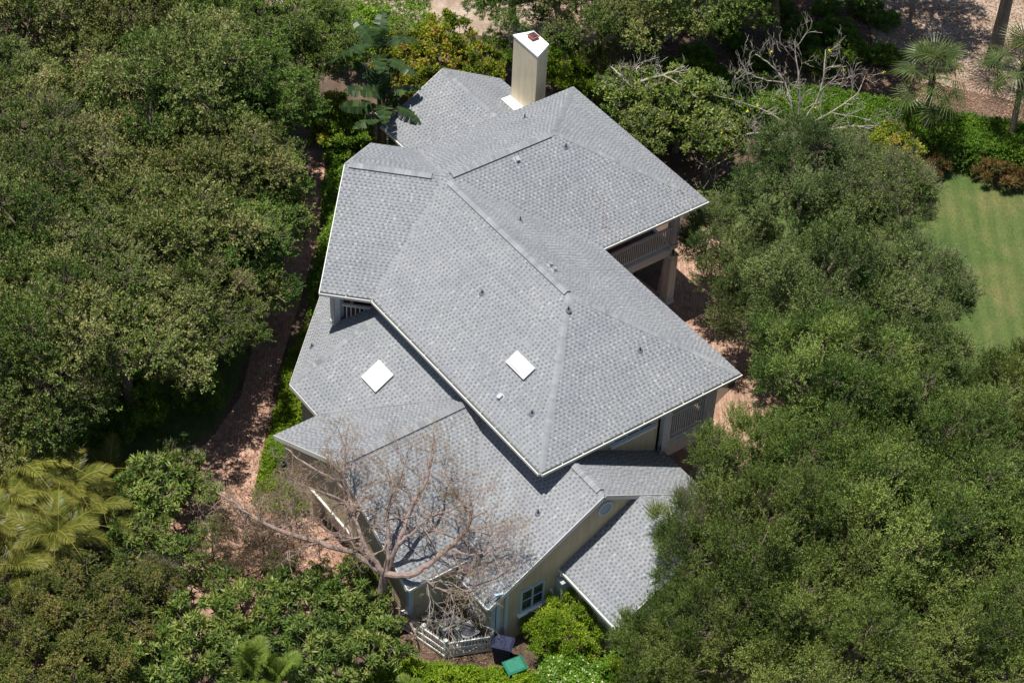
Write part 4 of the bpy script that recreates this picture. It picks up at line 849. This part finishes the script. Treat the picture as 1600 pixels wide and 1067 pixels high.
#PART5
# ------------------------------------------------------------------ palms
def feather_frond(seed, L=2.6, droop=1.1, nl=46, ll=.55, lw=.035, rise=.9, leafm='palm', vee=.5):
    rng = np.random.default_rng(seed); t = np.linspace(0, 1, 14); x = L*(t-.18*t**3); z = rise*L*.45*t-droop*L*.55*t**2.3
    pts = np.stack([x, rng.normal(0, .01, 14).cumsum(), z], 1)
    Vs = tube(pts, np.linspace(.028, .006, 14), 4)
    s = np.linspace(.16, .99, nl); s = np.concatenate([s, s]); side = np.repeat([1, -1], nl)
    p = np.stack([np.interp(s, t, pts[:, k]) for k in range(3)], 1); d0 = unit(np.stack([np.interp(s, t, np.gradient(pts[:, k])) for k in range(3)], 1))
    lat = unit(np.cross(d0, [0, 0, 1.]))*side[:, None]; up = unit(np.cross(lat*side[:, None], d0))
    d = unit(lat*1.0+d0*(.55+.5*s[:, None])+up*vee*.6+rng.normal(0, .07, p.shape)); ln = ll*np.sin(np.clip(s*1.05+.12, 0, 1)*math.pi)**.6*rng.uniform(.85, 1.1, len(s))
    nrm_ = unit(up-lat*.3); wd = unit(np.cross(d, nrm_))*lw/2; mid = p+d*(ln*.55)[:, None]; tip = p+d*ln[:, None]-[0, 0, 1.]*(ln*.30)[:, None]
    A = np.stack([p-wd*.6, p+wd*.6, mid+wd, mid-wd], 1); B = np.stack([mid-wd, mid+wd, tip+wd*.15, tip-wd*.15], 1)
    V = np.concatenate([Vs, A.reshape(-1, 3), B.reshape(-1, 3)]); nt_ = len(Vs)//4; k = len(p)
    tn = np.clip(rng.normal(.5, .12, k)+.15*(s-.5), 0, 1)
    return np_mesh('frond', V, 4, M[leafm], np.concatenate([np.full(nt_, .95), tn, tn+.1]))
def fan_leaf(seed, pet=1.15, Rf=1.0, seg=24, leafm='sabal', age=0.):
    rng = np.random.default_rng(seed); pp = curve((0, 0, 0), (pet, 0, .25*pet), .08, 6); Vs = tube(pp, np.linspace(.03, .016, 6), 4)
    c = pp[-1]; a = np.linspace(-2.2, 2.2, seg)+rng.normal(0, .03, seg); el = .25-.9*np.abs(a)/2.2*.3
    d = unit(np.stack([np.cos(a), np.sin(a), np.full(seg, .05)+.28*np.abs(np.sin(a))-.15], 1)); ln = Rf*(1-.22*(np.abs(a)/2.2)**2)*rng.uniform(.9, 1.08, seg)
    w_ = unit(np.cross(d, [0, 0, 1.]))*.024; m1 = c+d*(ln*.55)[:, None]; dz = -(.16+.35*age)*ln
    tip = c+d*(ln*(1-.12*age))[:, None]; tip[:, 2] += dz*1.3; m1[:, 2] += dz*.12
    A = np.stack([c-w_*.25, c+w_*.25, m1+w_, m1-w_], 1); B = np.stack([m1-w_, m1+w_, tip+w_*.1, tip-w_*.1], 1)
    V = np.concatenate([Vs, A.reshape(-1, 3), B.reshape(-1, 3)]); tn = np.clip(rng.normal(.5+.25*age, .14, seg), 0, 1)
    return np_mesh('frond', V, 4, M[leafm], np.concatenate([np.full(len(Vs)//4, .8), tn, np.clip(tn+.15, 0, 1)]))
def arrange(o, meshes, n, z, rng, elv, name='frond', s=(.85, 1.1), x=0, y=0, aza=None):
    for k in range(n):
        f = link(name, meshes[k % len(meshes)], o); f.location = (x, y, z-.02*(k % 5)); e_ = elv[0]+(elv[1]-elv[0])*(k/(n-1))+rng.normal(0, .08)
        az = (k*2.39996+rng.normal(0, .15)) if aza is None else aza[k]
        f.rotation_euler = (rng.normal(0, .15), -e_, az); f.scale = (rng.uniform(*s),)*3
fans = [fan_leaf(s_, age=a) for s_, a in ((1, 0), (2, .3), (3, .7))]; fano = [fan_leaf(s_, age=1.) for s_ in (4, 5)]
for (bx, by), (cx, cy), Hc, lab, sd_ in (((1437, 243), (1457, 122), 4.6, 'fan palm with drooping fronds in front of the hedge, left of the two', 1), ((1572, 250), (1602, 100), 5.6, 'fan palm leaning right with its crown cut by the right edge', 2)):
    b = at(bx, by, 0); c = at(cx, cy, Hc); rng = np.random.default_rng(sd_); o = empty('palm_tree', (b[0], b[1], 0), lab, 'palm', 'fan palms by the hedge')
    q = np.array([c[0]-b[0], c[1]-b[1], Hc]); link('trunk', np_mesh('trunk', tube([(0, 0, -.1), q*[.25, .25, .33], q*[.6, .6, .66], q], [.19, .16, .15, .17], 10), 4, M['barkd']), o)
    for k in range(22):
        f = link('frond', (fans if k < 19 else fano)[k % (3 if k < 19 else 2)], o); f.location = tuple(q+[0, 0, -.03*k/2]); e_ = 1.3-2.4*(k/21)**.9
        f.rotation_euler = (rng.normal(0, .2), -e_, k*2.4+rng.normal(0, .2)); f.scale = (rng.uniform(.95, 1.2),)*3
ff = [feather_frond(s_, L=2.7, ll=.62, nl=64, lw=.026, leafm='coco', droop=dr_, vee=.3) for s_, dr_ in ((1, 1.7), (2, 1.2), (3, 2.1), (4, 1.5))]
for i, (px, py, Z, n, s, lab) in enumerate(((40, 752, 3.4, 18, 1.05, 'clumping palm with arching yellow green fronds at the left edge, upper one'), (112, 775, 3.1, 16, .95, 'clumping palm with arching fronds beside the mango trees'),
      (0, 835, 3.0, 16, 1.05, 'clumping palm cut by the left edge above the bronze trees'), (90, 850, 3.0, 16, 1.0, 'clumping palm with broad drooping fronds just above the bronze trees'),
      (-30, 780, 2.4, 11, 1.1, 'clumping palm mostly outside the left edge'), (170, 745, 1.8, 9, .8, 'short palm in front of the dark clearing'), (20, 790, 3.2, 15, .95, 'arching palm between the two palms at the left edge'), (65, 812, 3.0, 15, .9, 'arching palm in the middle of the lower left palm group'), (150, 800, 2.6, 12, .8, 'small arching palm touching the mango tree'), (30, 895, 2.6, 9, 1.0, 'low palm behind the bronze tree in the lower left corner'))):
    c = at(px, py, Z); rng = np.random.default_rng(50+i); o = empty('palm_clump', (c[0], c[1], 0), lab, 'palm', 'feather palms at the lower left')
    link('stem', np_mesh('stem', np.concatenate([tube([(dx, dy, -.05), (dx*.6, dy*.6, Z*.5), (0, 0, Z)], [.07, .06, .05], 7) for dx, dy in ((.25, 0), (-.2, .2), (0, -.3))]), 4, M['barkd']), o)
    arrange(o, ff, n, Z, rng, (1.15, -.1), s=(s*.85, s*1.1))
fy = [feather_frond(s_, L=2.2, ll=.55, nl=60, lw=.026, leafm='palm', droop=.5, vee=.35) for s_ in (7, 8, 9)]
for i, (px, py, n, lab) in enumerate(((392, 1068, 7, 'young palm with upright fronds at the bottom edge, left of the two'), (430, 1075, 7, 'young palm with upright fronds at the bottom edge, right of the two'), (560, 1090, 6, 'young palm whose frond tips show at the bottom edge'), (650, 1080, 5, 'young palm with thin fronds below the white fence'))):
    c = at(px, py-(18 if i < 2 else 0), 2.6 if i < 2 else 1.4); rng = np.random.default_rng(80+i); o = empty('young_palm', (c[0], c[1], 0), lab, 'palm'); arrange(o, fy, n, 2.1 if i < 2 else .7, rng, (1.35, .55), s=(.9, 1.15) if i < 2 else (.6, .8))
    link('stem', np_mesh('stem', tube([(0, 0, 0), (0, 0, 2.1 if i < 2 else .7)], [.07, .05], 7), 4, M['barkd']), o)
b = at(1550, 100, 0); c = at(1598, -105, 8.5); o = empty('palm_tree', (b[0], b[1], 0), 'tall palm with thick smooth grey leaning trunk on the sandy bank at the top right', 'palm')
q = np.array([c[0]-b[0], c[1]-b[1], 8.5]); link('trunk', np_mesh('trunk', tube([(0, 0, -.1), q*[.3, .3, .33], q*[.62, .62, .66], q], [.42, .33, .28, .24], 14), 4, M['bark']), o); rng = np.random.default_rng(9)
for k in range(16):
    f = link('frond', (fans+fano)[k % 5], o); f.location = tuple(q); f.rotation_euler = (rng.normal(0, .2), -(1.2-1.6*k/15), k*2.4); f.scale = (1.5,)*3
# banana-like plant by the upper gable
def blade(seed, L=1.9, Wd=.42, droop=.5, pet=.7):
    rng = np.random.default_rng(seed); n = 16; t = np.linspace(0, 1, n+1); F = []; T = []
    pts = np.stack([pet+L*t, 0*t, pet*.6+.3*t-droop*L*t**2], 1); w_ = Wd*np.sin(np.clip(t*.93+.07, 0, 1)*math.pi)**.45
    F.append(tube(np.concatenate([[(0, 0, 0)], pts]), np.linspace(.035, .01, n+2), 5)); T += [.9]*(len(F[0])//4)
    for sg in (1, -1):
        for i in range(n):
            g = 0 if rng.random() > .3 else .05; dz = rng.normal(-.10, .05)
            F.append(np.array([pts[i], pts[i+1], pts[i+1]+[g*-.6, sg*w_[i+1], .06+dz], pts[i]+[g, sg*w_[i], .06+dz]])); T.append(float(np.clip(rng.normal(.5, .15), 0, 1)))
    return np_mesh('leaf', np.concatenate(F), 4, M['banana'], T)
bl = [blade(s_, droop=d_) for s_, d_ in ((1, .25), (2, .5), (3, .8), (4, .6))]
for px, py, Z, n, lab, hx in ((592, 95, 6.0, 9, 'tall banana like plant whose top rises above the oaks left of the rear roof', (598, 215)), (600, 170, 4.0, 9, 'banana like plant with torn leaves shading the rear roof corner', (606, 225)), (610, 205, 2.9, 6, 'low banana like plant wedged between the two roofs', (606, 232))):
    c = at(px, py, Z); rng = np.random.default_rng(int(px)); b = at(*hx, 1.0); b = c*.75+b*.25; o = empty('banana_plant', (b[0], b[1], 0), lab, 'plant', 'banana like plants left of the rear roof'); q = np.array([c[0]-b[0], c[1]-b[1], Z])
    link('stem', np_mesh('stem', tube([(0, 0, -.1), q*.5, q], [.13, .11, .09], 8), 4, M['barkd']), o)
    for k in range(n):
        f = link('leaf', bl[k % 4], o); f.location = tuple(q); f.rotation_euler = (rng.normal(0, .3), -(1.3-1.5*k/n), k*2.4); f.scale = (rng.uniform(.75, 1.0),)*3
# ------------------------------------------------------------------ bare trees
def bare(name, limbs, barkm, label, cat, seed, sub=(5, 3, 3), L0=1.3, shr_=.62, bud=None, nb=4, budl=.07, spread=.75, upb=.25, wob=.10, t0=.3, base=None, group=None, rmin=.006, rk=1.0):
    rng = np.random.default_rng(seed); F = []; tips = []; base = np.array(base, float)
    def grow(p, d, L, r, lev):
        n = 4; pts = [p]; q = p.copy(); dd = d.copy()
        for i in range(n): dd = unit(dd+rng.normal(0, wob*2, 3)+[0, 0, upb*.15]); q = q+dd*L/n; pts.append(q)
        F.append(tube(pts, np.linspace(r, max(r*.5, rmin*.7), n+1), 5 if r > .02 else 3))
        if lev >= len(sub): tips.append((pts[-1], dd)); tips.append((pts[-2], dd)); return
        for k in range(sub[lev]):
            t = rng.uniform(.3, 1.0) if k else 1.0; i = min(int(t*n), n-1); pp = pts[i]+(pts[i+1]-pts[i])*(t*n-i)
            c = unit(dd+rng.normal(0, spread, 3)+[0, 0, upb]); grow(np.array(pp), c, L*shr_*rng.uniform(.75, 1.25), max(r*.55, rmin), lev+1)
    for pts, r0, r1, den in limbs:
        pts = np.array(pts, float)-base; m = 4; tt = np.linspace(0, len(pts)-1, (len(pts)-1)*m+1); pp = np.stack([np.interp(tt, range(len(pts)), pts[:, k]) for k in range(3)], 1)
        sm = pp.copy(); 
        for _ in range(2): sm[1:-1] = (sm[:-2]+sm[1:-1]*2+sm[2:])/4
        sm[1:-1] += rng.normal(0, .02, (len(sm)-2, 3)); rr = np.linspace(r0*rk, r1*rk, len(sm)); F.append(tube(sm, rr, 9 if r0 > .05 else 6))
        LL = np.linalg.norm(np.diff(sm, axis=0), axis=1).sum(); K = int(LL*den)
        for k in range(K+1):
            t = t0+(1-t0)*(k/max(K, 1)); i = min(int(t*(len(sm)-1)), len(sm)-2); d = unit(sm[i+1]-sm[i]); c = unit(d*.7+rng.normal(0, spread, 3)+[0, 0, upb])
            grow(sm[i].copy(), c, L0*rng.uniform(.6, 1.2)*(1.1-.4*t), max(rr[i]*.5, rmin*1.6), 0)
    o = empty(name, tuple(base), label, cat, group); link('trunk', np_mesh('trunk', np.concatenate(F), 4, M[barkm]), o)
    if bud:
        tp = np.array([t[0] for t in tips]); td = np.array([t[1] for t in tips]); keep = rng.random(len(tp)) < bud[1]; tp, td = tp[keep], td[keep]; m = np.repeat(np.arange(len(tp)), nb)
        V = leaves(rng, tp[m]+rng.normal(0, .03, (len(m), 3)), unit(td[m]+rng.normal(0, .6, (len(m), 3))), budl, budl*.5); bn = 'blossom' if bud[0] == 'gold' else 'bud_cluster'; tag(link(bn, np_mesh(bn, V, 4, M[bud[0]], rng.random(len(m))), o), kind='stuff')
    return o
A = lambda *q: [tuple(at(x, y, z)) for x, y, z in q]
gb = at(588, 985, 0)
bare('gumbo_tree', [
 (A((588, 985, 0), (596, 935, 1.9), (600, 896, 3.3)), 0.173, 0.124, 0),
 (A((600, 896, 3.3), (560, 866, 3.8), (500, 848, 4.2), (445, 832, 4.6), (405, 815, 4.9), (365, 785, 5.1), (340, 770, 5.2)), 0.108, 0.026, 2.6),
 (A((600, 896, 3.3), (574, 862, 4.2), (560, 830, 4.8), (548, 780, 5.6), (532, 738, 6.3), (498, 700, 6.9)), 0.094, 0.023, 2.2),
 (A((574, 862, 4.2), (552, 842, 4.5), (540, 810, 5.0), (556, 790, 5.4), (528, 750, 6.0), (470, 722, 6.3), (446, 700, 6.5)), 0.058, 0.019, 2.0),
 (A((548, 780, 5.6), (536, 750, 6.3), (540, 712, 7.0), (532, 680, 7.3)), 0.043, 0.016, 2.6),
 (A((603, 894, 3.4), (608, 850, 4.5), (604, 810, 5.2), (614, 770, 5.9), (606, 735, 6.6)), 0.079, 0.019, 2.2),
 (A((605, 890, 3.4), (622, 850, 4.6), (640, 795, 5.5), (664, 757, 6.2), (676, 712, 7.0), (678, 680, 7.3)), 0.079, 0.019, 2.2),
 (A((622, 850, 4.6), (648, 830, 5.0), (672, 806, 5.5), (708, 796, 5.9), (740, 782, 6.3)), 0.043, 0.016, 2.6),
 (A((600, 896, 3.3), (640, 900, 3.6), (668, 882, 4.0), (702, 856, 4.6), (728, 828, 5.2), (739, 804, 5.7), (722, 785, 6.0), (698, 752, 6.6), (690, 722, 7.0)), 0.104, 0.019, 1.8),
 (A((739, 804, 5.7), (736, 785, 6.1), (728, 762, 6.6)), 0.036, 0.016, 3.0), (A((702, 856, 4.6), (732, 868, 4.6), (760, 862, 4.8), (790, 850, 5.0)), 0.036, 0.013, 3.2), (A((728, 828, 5.2), (765, 822, 5.4), (792, 812, 5.7)), 0.029, 0.013, 3.2),
 (A((662, 888, 3.9), (668, 912, 3.7), (690, 922, 3.6), (735, 925, 3.6), (780, 905, 3.9)), 0.036, 0.013, 3.4),
 (A((540, 846, 4.0), (500, 820, 4.6), (462, 790, 5.2), (430, 770, 5.6)), .035, .015, 3.0), (A((556, 790, 5.4), (520, 775, 5.8), (480, 760, 6.2), (450, 745, 6.4)), .04, .015, 3.0), (A((614, 770, 5.9), (630, 735, 6.5), (640, 700, 7.0)), .035, .015, 3.0)],
 'gumbo', 'bare red barked tree with spreading limbs and ochre buds over the garage roof', 'tree', 3, sub=(4, 3, 3), L0=1.12, rk=1.28, bud=('bud', .34), nb=4, budl=.05, base=(gb[0], gb[1], 0), upb=.12, spread=.85, t0=.34, rmin=.0045)
hb = at(668, 1000, 0)
bare('dead_branches', [(A((668, 912, 3.6), (695, 905, 3.4), (730, 925, 2.9), (765, 955, 2.2)), .03, .012, 4.5), (A((668, 912, 3.6), (672, 950, 2.9), (668, 985, 2.2)), .022, .01, 3.2), (A((700, 915, 3.4), (712, 945, 2.8), (705, 975, 2.2), (700, 1005, 1.5)), .022, .01, 4.0), (A((730, 920, 3.1), (748, 950, 2.4), (752, 980, 1.8)), .02, .01, 4.5)],
 'pale', 'tangle of dry drooping twigs hanging over the fenced yard', 'branches', 5, sub=(4, 3), L0=.7, base=(hb[0], hb[1], 0), upb=-.25, spread=.6, t0=.1, bud=('bud', .12), nb=3)
fb = at(1238, 236, 0)
bare('bare_fig_tree', [(A((1238, 236, 0), (1240, 222, .8), (1243, 205, 1.4)), 0.112, 0.084, 0.0),
 (A((1243, 205, 1.4), (1236, 170, 2.6), (1228, 130, 3.8), (1205, 100, 4.8), (1180, 85, 5.1)), 0.063, 0.021, 1.4), (A((1243, 205, 1.4), (1250, 160, 3.0), (1246, 110, 4.6), (1242, 62, 6.0)), 0.063, 0.021, 1.4),
 (A((1243, 205, 1.4), (1275, 165, 2.8), (1288, 120, 4.2), (1290, 78, 5.2)), 0.056, 0.021, 1.4), (A((1243, 205, 1.4), (1300, 175, 2.6), (1340, 150, 3.4), (1352, 118, 4.3)), 0.049, 0.017, 1.4), (A((1243, 205, 1.4), (1200, 175, 2.4), (1160, 160, 3.2), (1115, 148, 4.0)), 0.056, 0.017, 1.4),
 (A((1240, 215, 1.1), (1190, 205, 1.8), (1140, 215, 2.0), (1100, 238, 2.0)), 0.056, 0.015, 1.7), (A((1240, 215, 1.1), (1185, 225, 1.5), (1130, 250, 1.5), (1100, 270, 1.5)), 0.042, 0.014, 1.7), (A((1243, 210, 1.2), (1310, 200, 1.8), (1370, 195, 2.2), (1400, 205, 2.2)), 0.049, 0.014, 1.5), (A((1228, 130, 3.8), (1190, 125, 4.2), (1160, 110, 4.7)), 0.028, 0.014, 1.8)],
 'pale', 'leafless pale grey tree with forked branches and few yellow blooms by the hedge', 'tree', 8, sub=(3, 3, 2), L0=1.2, bud=('gold', .006), nb=9, budl=.11, base=(fb[0], fb[1], 0), upb=.35, spread=.55, t0=.25, wob=.1, rmin=.0075)
db = at(980, 160, 0)
bare('dead_branches', [(A((1000, 150, 3.6), (975, 125, 4.0), (955, 105, 4.2)), .07, .03, 1.6), (A((985, 125, 3.9), (1000, 100, 4.2), (1025, 88, 4.4)), .045, .02, 1.8), (A((1000, 128, 3.9), (1035, 118, 4.2), (1070, 104, 4.5)), .06, .025, 1.8), (A((1035, 118, 4.2), (1060, 130, 4.1), (1085, 150, 4.0)), .035, .015, 2), (A((980, 160, 0), (985, 158, 2), (1000, 150, 3.6)), .1, .07, 0)],
 'pale', 'pale dead forked branches above the shrubs behind the upper roof corner', 'branches', 9, sub=(3, 2), L0=.7, base=(db[0], db[1], 0), spread=.8, t0=.2, rmin=.008)
bb = at(415, 880, 0)
bare('brushy_tree', [(A((415, 880, 0), (412, 862, .8), (410, 850, 1.3)), .06, .05, 0)]+[(A((410, 850, 1.3), (410+dx*.5, 850+dy*.5, 2.2), (410+dx, 850+dy, 3.0)), .03, .012, 3.6) for dx, dy in ((-75, -20), (-50, -60), (-10, -80), (25, -85), (60, -65), (80, -20), (-85, 15), (50, 10), (-25, 15), (-60, -45), (0, -50), (40, -40), (20, 30), (-50, 30))],
 'barkd', 'brushy grey brown twiggy tree standing on the brick drive edge', 'tree', 12, sub=(4, 4, 2), L0=.7, bud=('brom', .35), nb=3, budl=.06, base=(bb[0], bb[1], 0), spread=.6, upb=.2, t0=.2, rmin=.005)
# ------------------------------------------------------------------ fence, bins and yard machines
def picket_fence(pts, label):
    o = empty('picket_fence', (pts[0][0], pts[0][1], 0), label, 'fence'); 
    for a, b in zip(pts[:-1], pts[1:]):
        a = np.array([*a, 0.]); b = np.array([*b, 0.]); d = unit(b-a); L = np.linalg.norm(b-a); n = np.array([d[1], -d[0], 0])
        mb = MB()
        for z in (.12, .48, .86): mb.bar(a+n*.045+[0, 0, z], b+n*.045+[0, 0, z], .05, .10)
        mb.build('rail', M['trim'], o); mb = MB(); k = int(L/.12)
        for i in range(k+1):
            p = a+d*(L*i/k); 
            q = [p-d*.035-n*.012, p+d*.035-n*.012, p+d*.035+n*.012, p-d*.035+n*.012]
            mb.hexa([v+[0, 0, .04] for v in q], [v+[0, 0, .93] for v in q]); r = [p-d*.004-n*.01, p+d*.004-n*.01, p+d*.004+n*.01, p-d*.004+n*.01]; mb.hexa([v+[0, 0, .93] for v in q], [v+[0, 0, 1.0] for v in r])
        mb.build('pickets', M['trim'], o)
    for p in pts: mb = MB(); mb.box(p[0]-.055, p[0]+.055, p[1]-.055, p[1]+.055, 0, 1.02); mb.box(p[0]-.075, p[0]+.075, p[1]-.075, p[1]+.075, 1.02, 1.06); mb.build('post', M['trim'], o)
fc = [tuple(at(614, 956, .4)[:2]), tuple(at(696, 1027, 0)[:2]), tuple(at(770, 1011, 0)[:2])]; fc[0] = (4.15, -10.52); fc[2] = (6.98, -8.32)
fmid = ((fc[0][0]+fc[1][0])/2, (fc[0][1]+fc[1][1])/2)
picket_fence([fc[0], fmid, fc[1], fc[2]], 'white picket fence closing the small yard between garage and gable end')
def ac(x, y, label, s=.42, hgt=.85, rz=0):
    o = empty('air_conditioner', (x, y, 0), label, 'air conditioner', 'cooling units in the fenced yard'); mb = MB(); mb.box(x-s, x+s, y-s, y+s, .08, hgt)
    for k in range(8): z = .16+k*(hgt-.25)/8; mb.box(x-s-.012, x+s+.012, y-s-.012, y+s+.012, z, z+.025)
    mb.build('casing', M['yard'], o); mb = MB(); mb.cyl((x, y, hgt), (x, y, hgt+.02), s*.88, n=20); mb.build('fan_grille', M['dark'], o)
    mb = MB()
    for k in range(12): a = k*math.pi/6; mb.bar((x+.06*math.cos(a), y+.06*math.sin(a), hgt+.03), (x+s*.86*math.cos(a), y+s*.86*math.sin(a), hgt+.03), .015, .012)
    mb.cyl((x, y, hgt+.02), (x, y, hgt+.05), .09, n=12); mb.build('guard', M['vent'], o); mb = MB(); mb.box(x-s-.1, x+s+.1, y-s-.1, y+s+.1, 0, .08); mb.build('pad', M['conc'], o)
ac(5.35, -9.25, 'pale square cooling unit in the fenced yard, nearest the fence corner'); ac(5.0, -8.75+.0, 'pale cooling unit in the fenced yard beside the gable wall', .0001) if False else None
ac(6.15, -8.85, 'pale cooling unit in the fenced yard, by the gable wall', .36, .75)
mb = MB(); p = at(697, 948, .5); mb.box(4.62, 4.98, -9.9, -9.5, 0, .62); mb.box(4.6, 5.0, -9.92, -9.48, .62, .68); tag(mb.build('pump_box', M['trim']), 'small white pump box behind the picket fence near the garage wall', 'box')
def bin_(x, y, col, label, hgt=1.05, rz=0, lean=0):
    o = empty('wheeled_bin', (x, y, 0), label, 'bin'); o.rotation_euler = (lean, 0, rz)
    def pt(mb, name, m, par=o): 
        me = mb.build(name, m); me.parent = par; return me
    mb = MB(); r = lambda s, z, t=1: [(-s, -s*t, z), (s, -s*t, z), (s, s*t, z), (-s, s*t, z)]
    mb.hexa(r(.23, .06, 1.1), r(.30, hgt-.1, 1.15)); mb.hexa(r(.325, hgt-.1, 1.15), r(.325, hgt-.04, 1.15)); body = pt(mb, 'body', M[col])
    mb = MB(); mb.hexa(r(.335, hgt-.04, 1.15), r(.345, hgt+.01, 1.15)); mb.hexa(r(.345, hgt+.01, 1.15), r(.27, hgt+.07, 1.15)); mb.box(-.2, .2, -.02, .02, hgt+.07, hgt+.085); pt(mb, 'lid', M[col])
    mb = MB(); mb.cyl((-.28, .40, hgt-.02), (.28, .40, hgt-.02), .02); mb.bar((-.25, .3, hgt-.05), (-.25, .4, hgt-.02), .03, .03); mb.bar((.25, .3, hgt-.05), (.25, .4, hgt-.02), .03, .03); pt(mb, 'handle', M[col])
    for sx_ in (-.3, .26): mb = MB(); mb.cyl((sx_, .25, .11), (sx_+.05, .25, .11), .11, n=14); pt(mb, 'wheel', M['rubber'])
q = at(786, 1002, 1.1); bin_(q[0], q[1], 'navy', 'navy blue wheeled bin standing upright at the end of the white fence', rz=rad(-50))
q = at(808, 1037, .95); bin_(q[0], q[1], 'green', 'green lidded wheeled bin in front of the navy one', hgt=.92, rz=rad(-12), lean=rad(6))

def roof_litter(pts, n, pl, label, seed):
    rng = np.random.default_rng(seed); p0, nn = pl; p0 = np.array(p0); c = np.array(pts, float); x = rng.normal(c[0], c[2], n); y = rng.normal(c[1], c[3], n)
    z = p0[2]-((x-p0[0])*nn[0]+(y-p0[1])*nn[1])/nn[2]+.03; p = np.stack([x, y, z], 1); d = unit(np.cross(unit(rng.normal(size=(n, 3))), nn))
    tag(link('leaf_litter', np_mesh('leaf_litter', leaves(rng, p, d, .07, .035, 2.0), 4, M['litter'] if seed % 2 else M['oak'], rng.random(n))), label, 'leaf litter', kind='stuff')
roof_litter((-4.8, 9.6, .35, .5), 60, PD, 'dark leaf debris on the far corner of the upper roof', 30)
roof_litter((-5.2, 5.7, .7, .22), 50, PD, 'leaf debris in the valley of the upper roof', 31)
roof_litter((5.2, -7.2, .8, .7), 70, (g1[0], n1), 'brown fallen leaves on the gable roof under the bare tree', 33)
roof_litter((2.4, -8.6, 1.0, 1.0), 90, (near[0], nN), 'brown fallen leaves on the garage roof under the bare tree', 35)
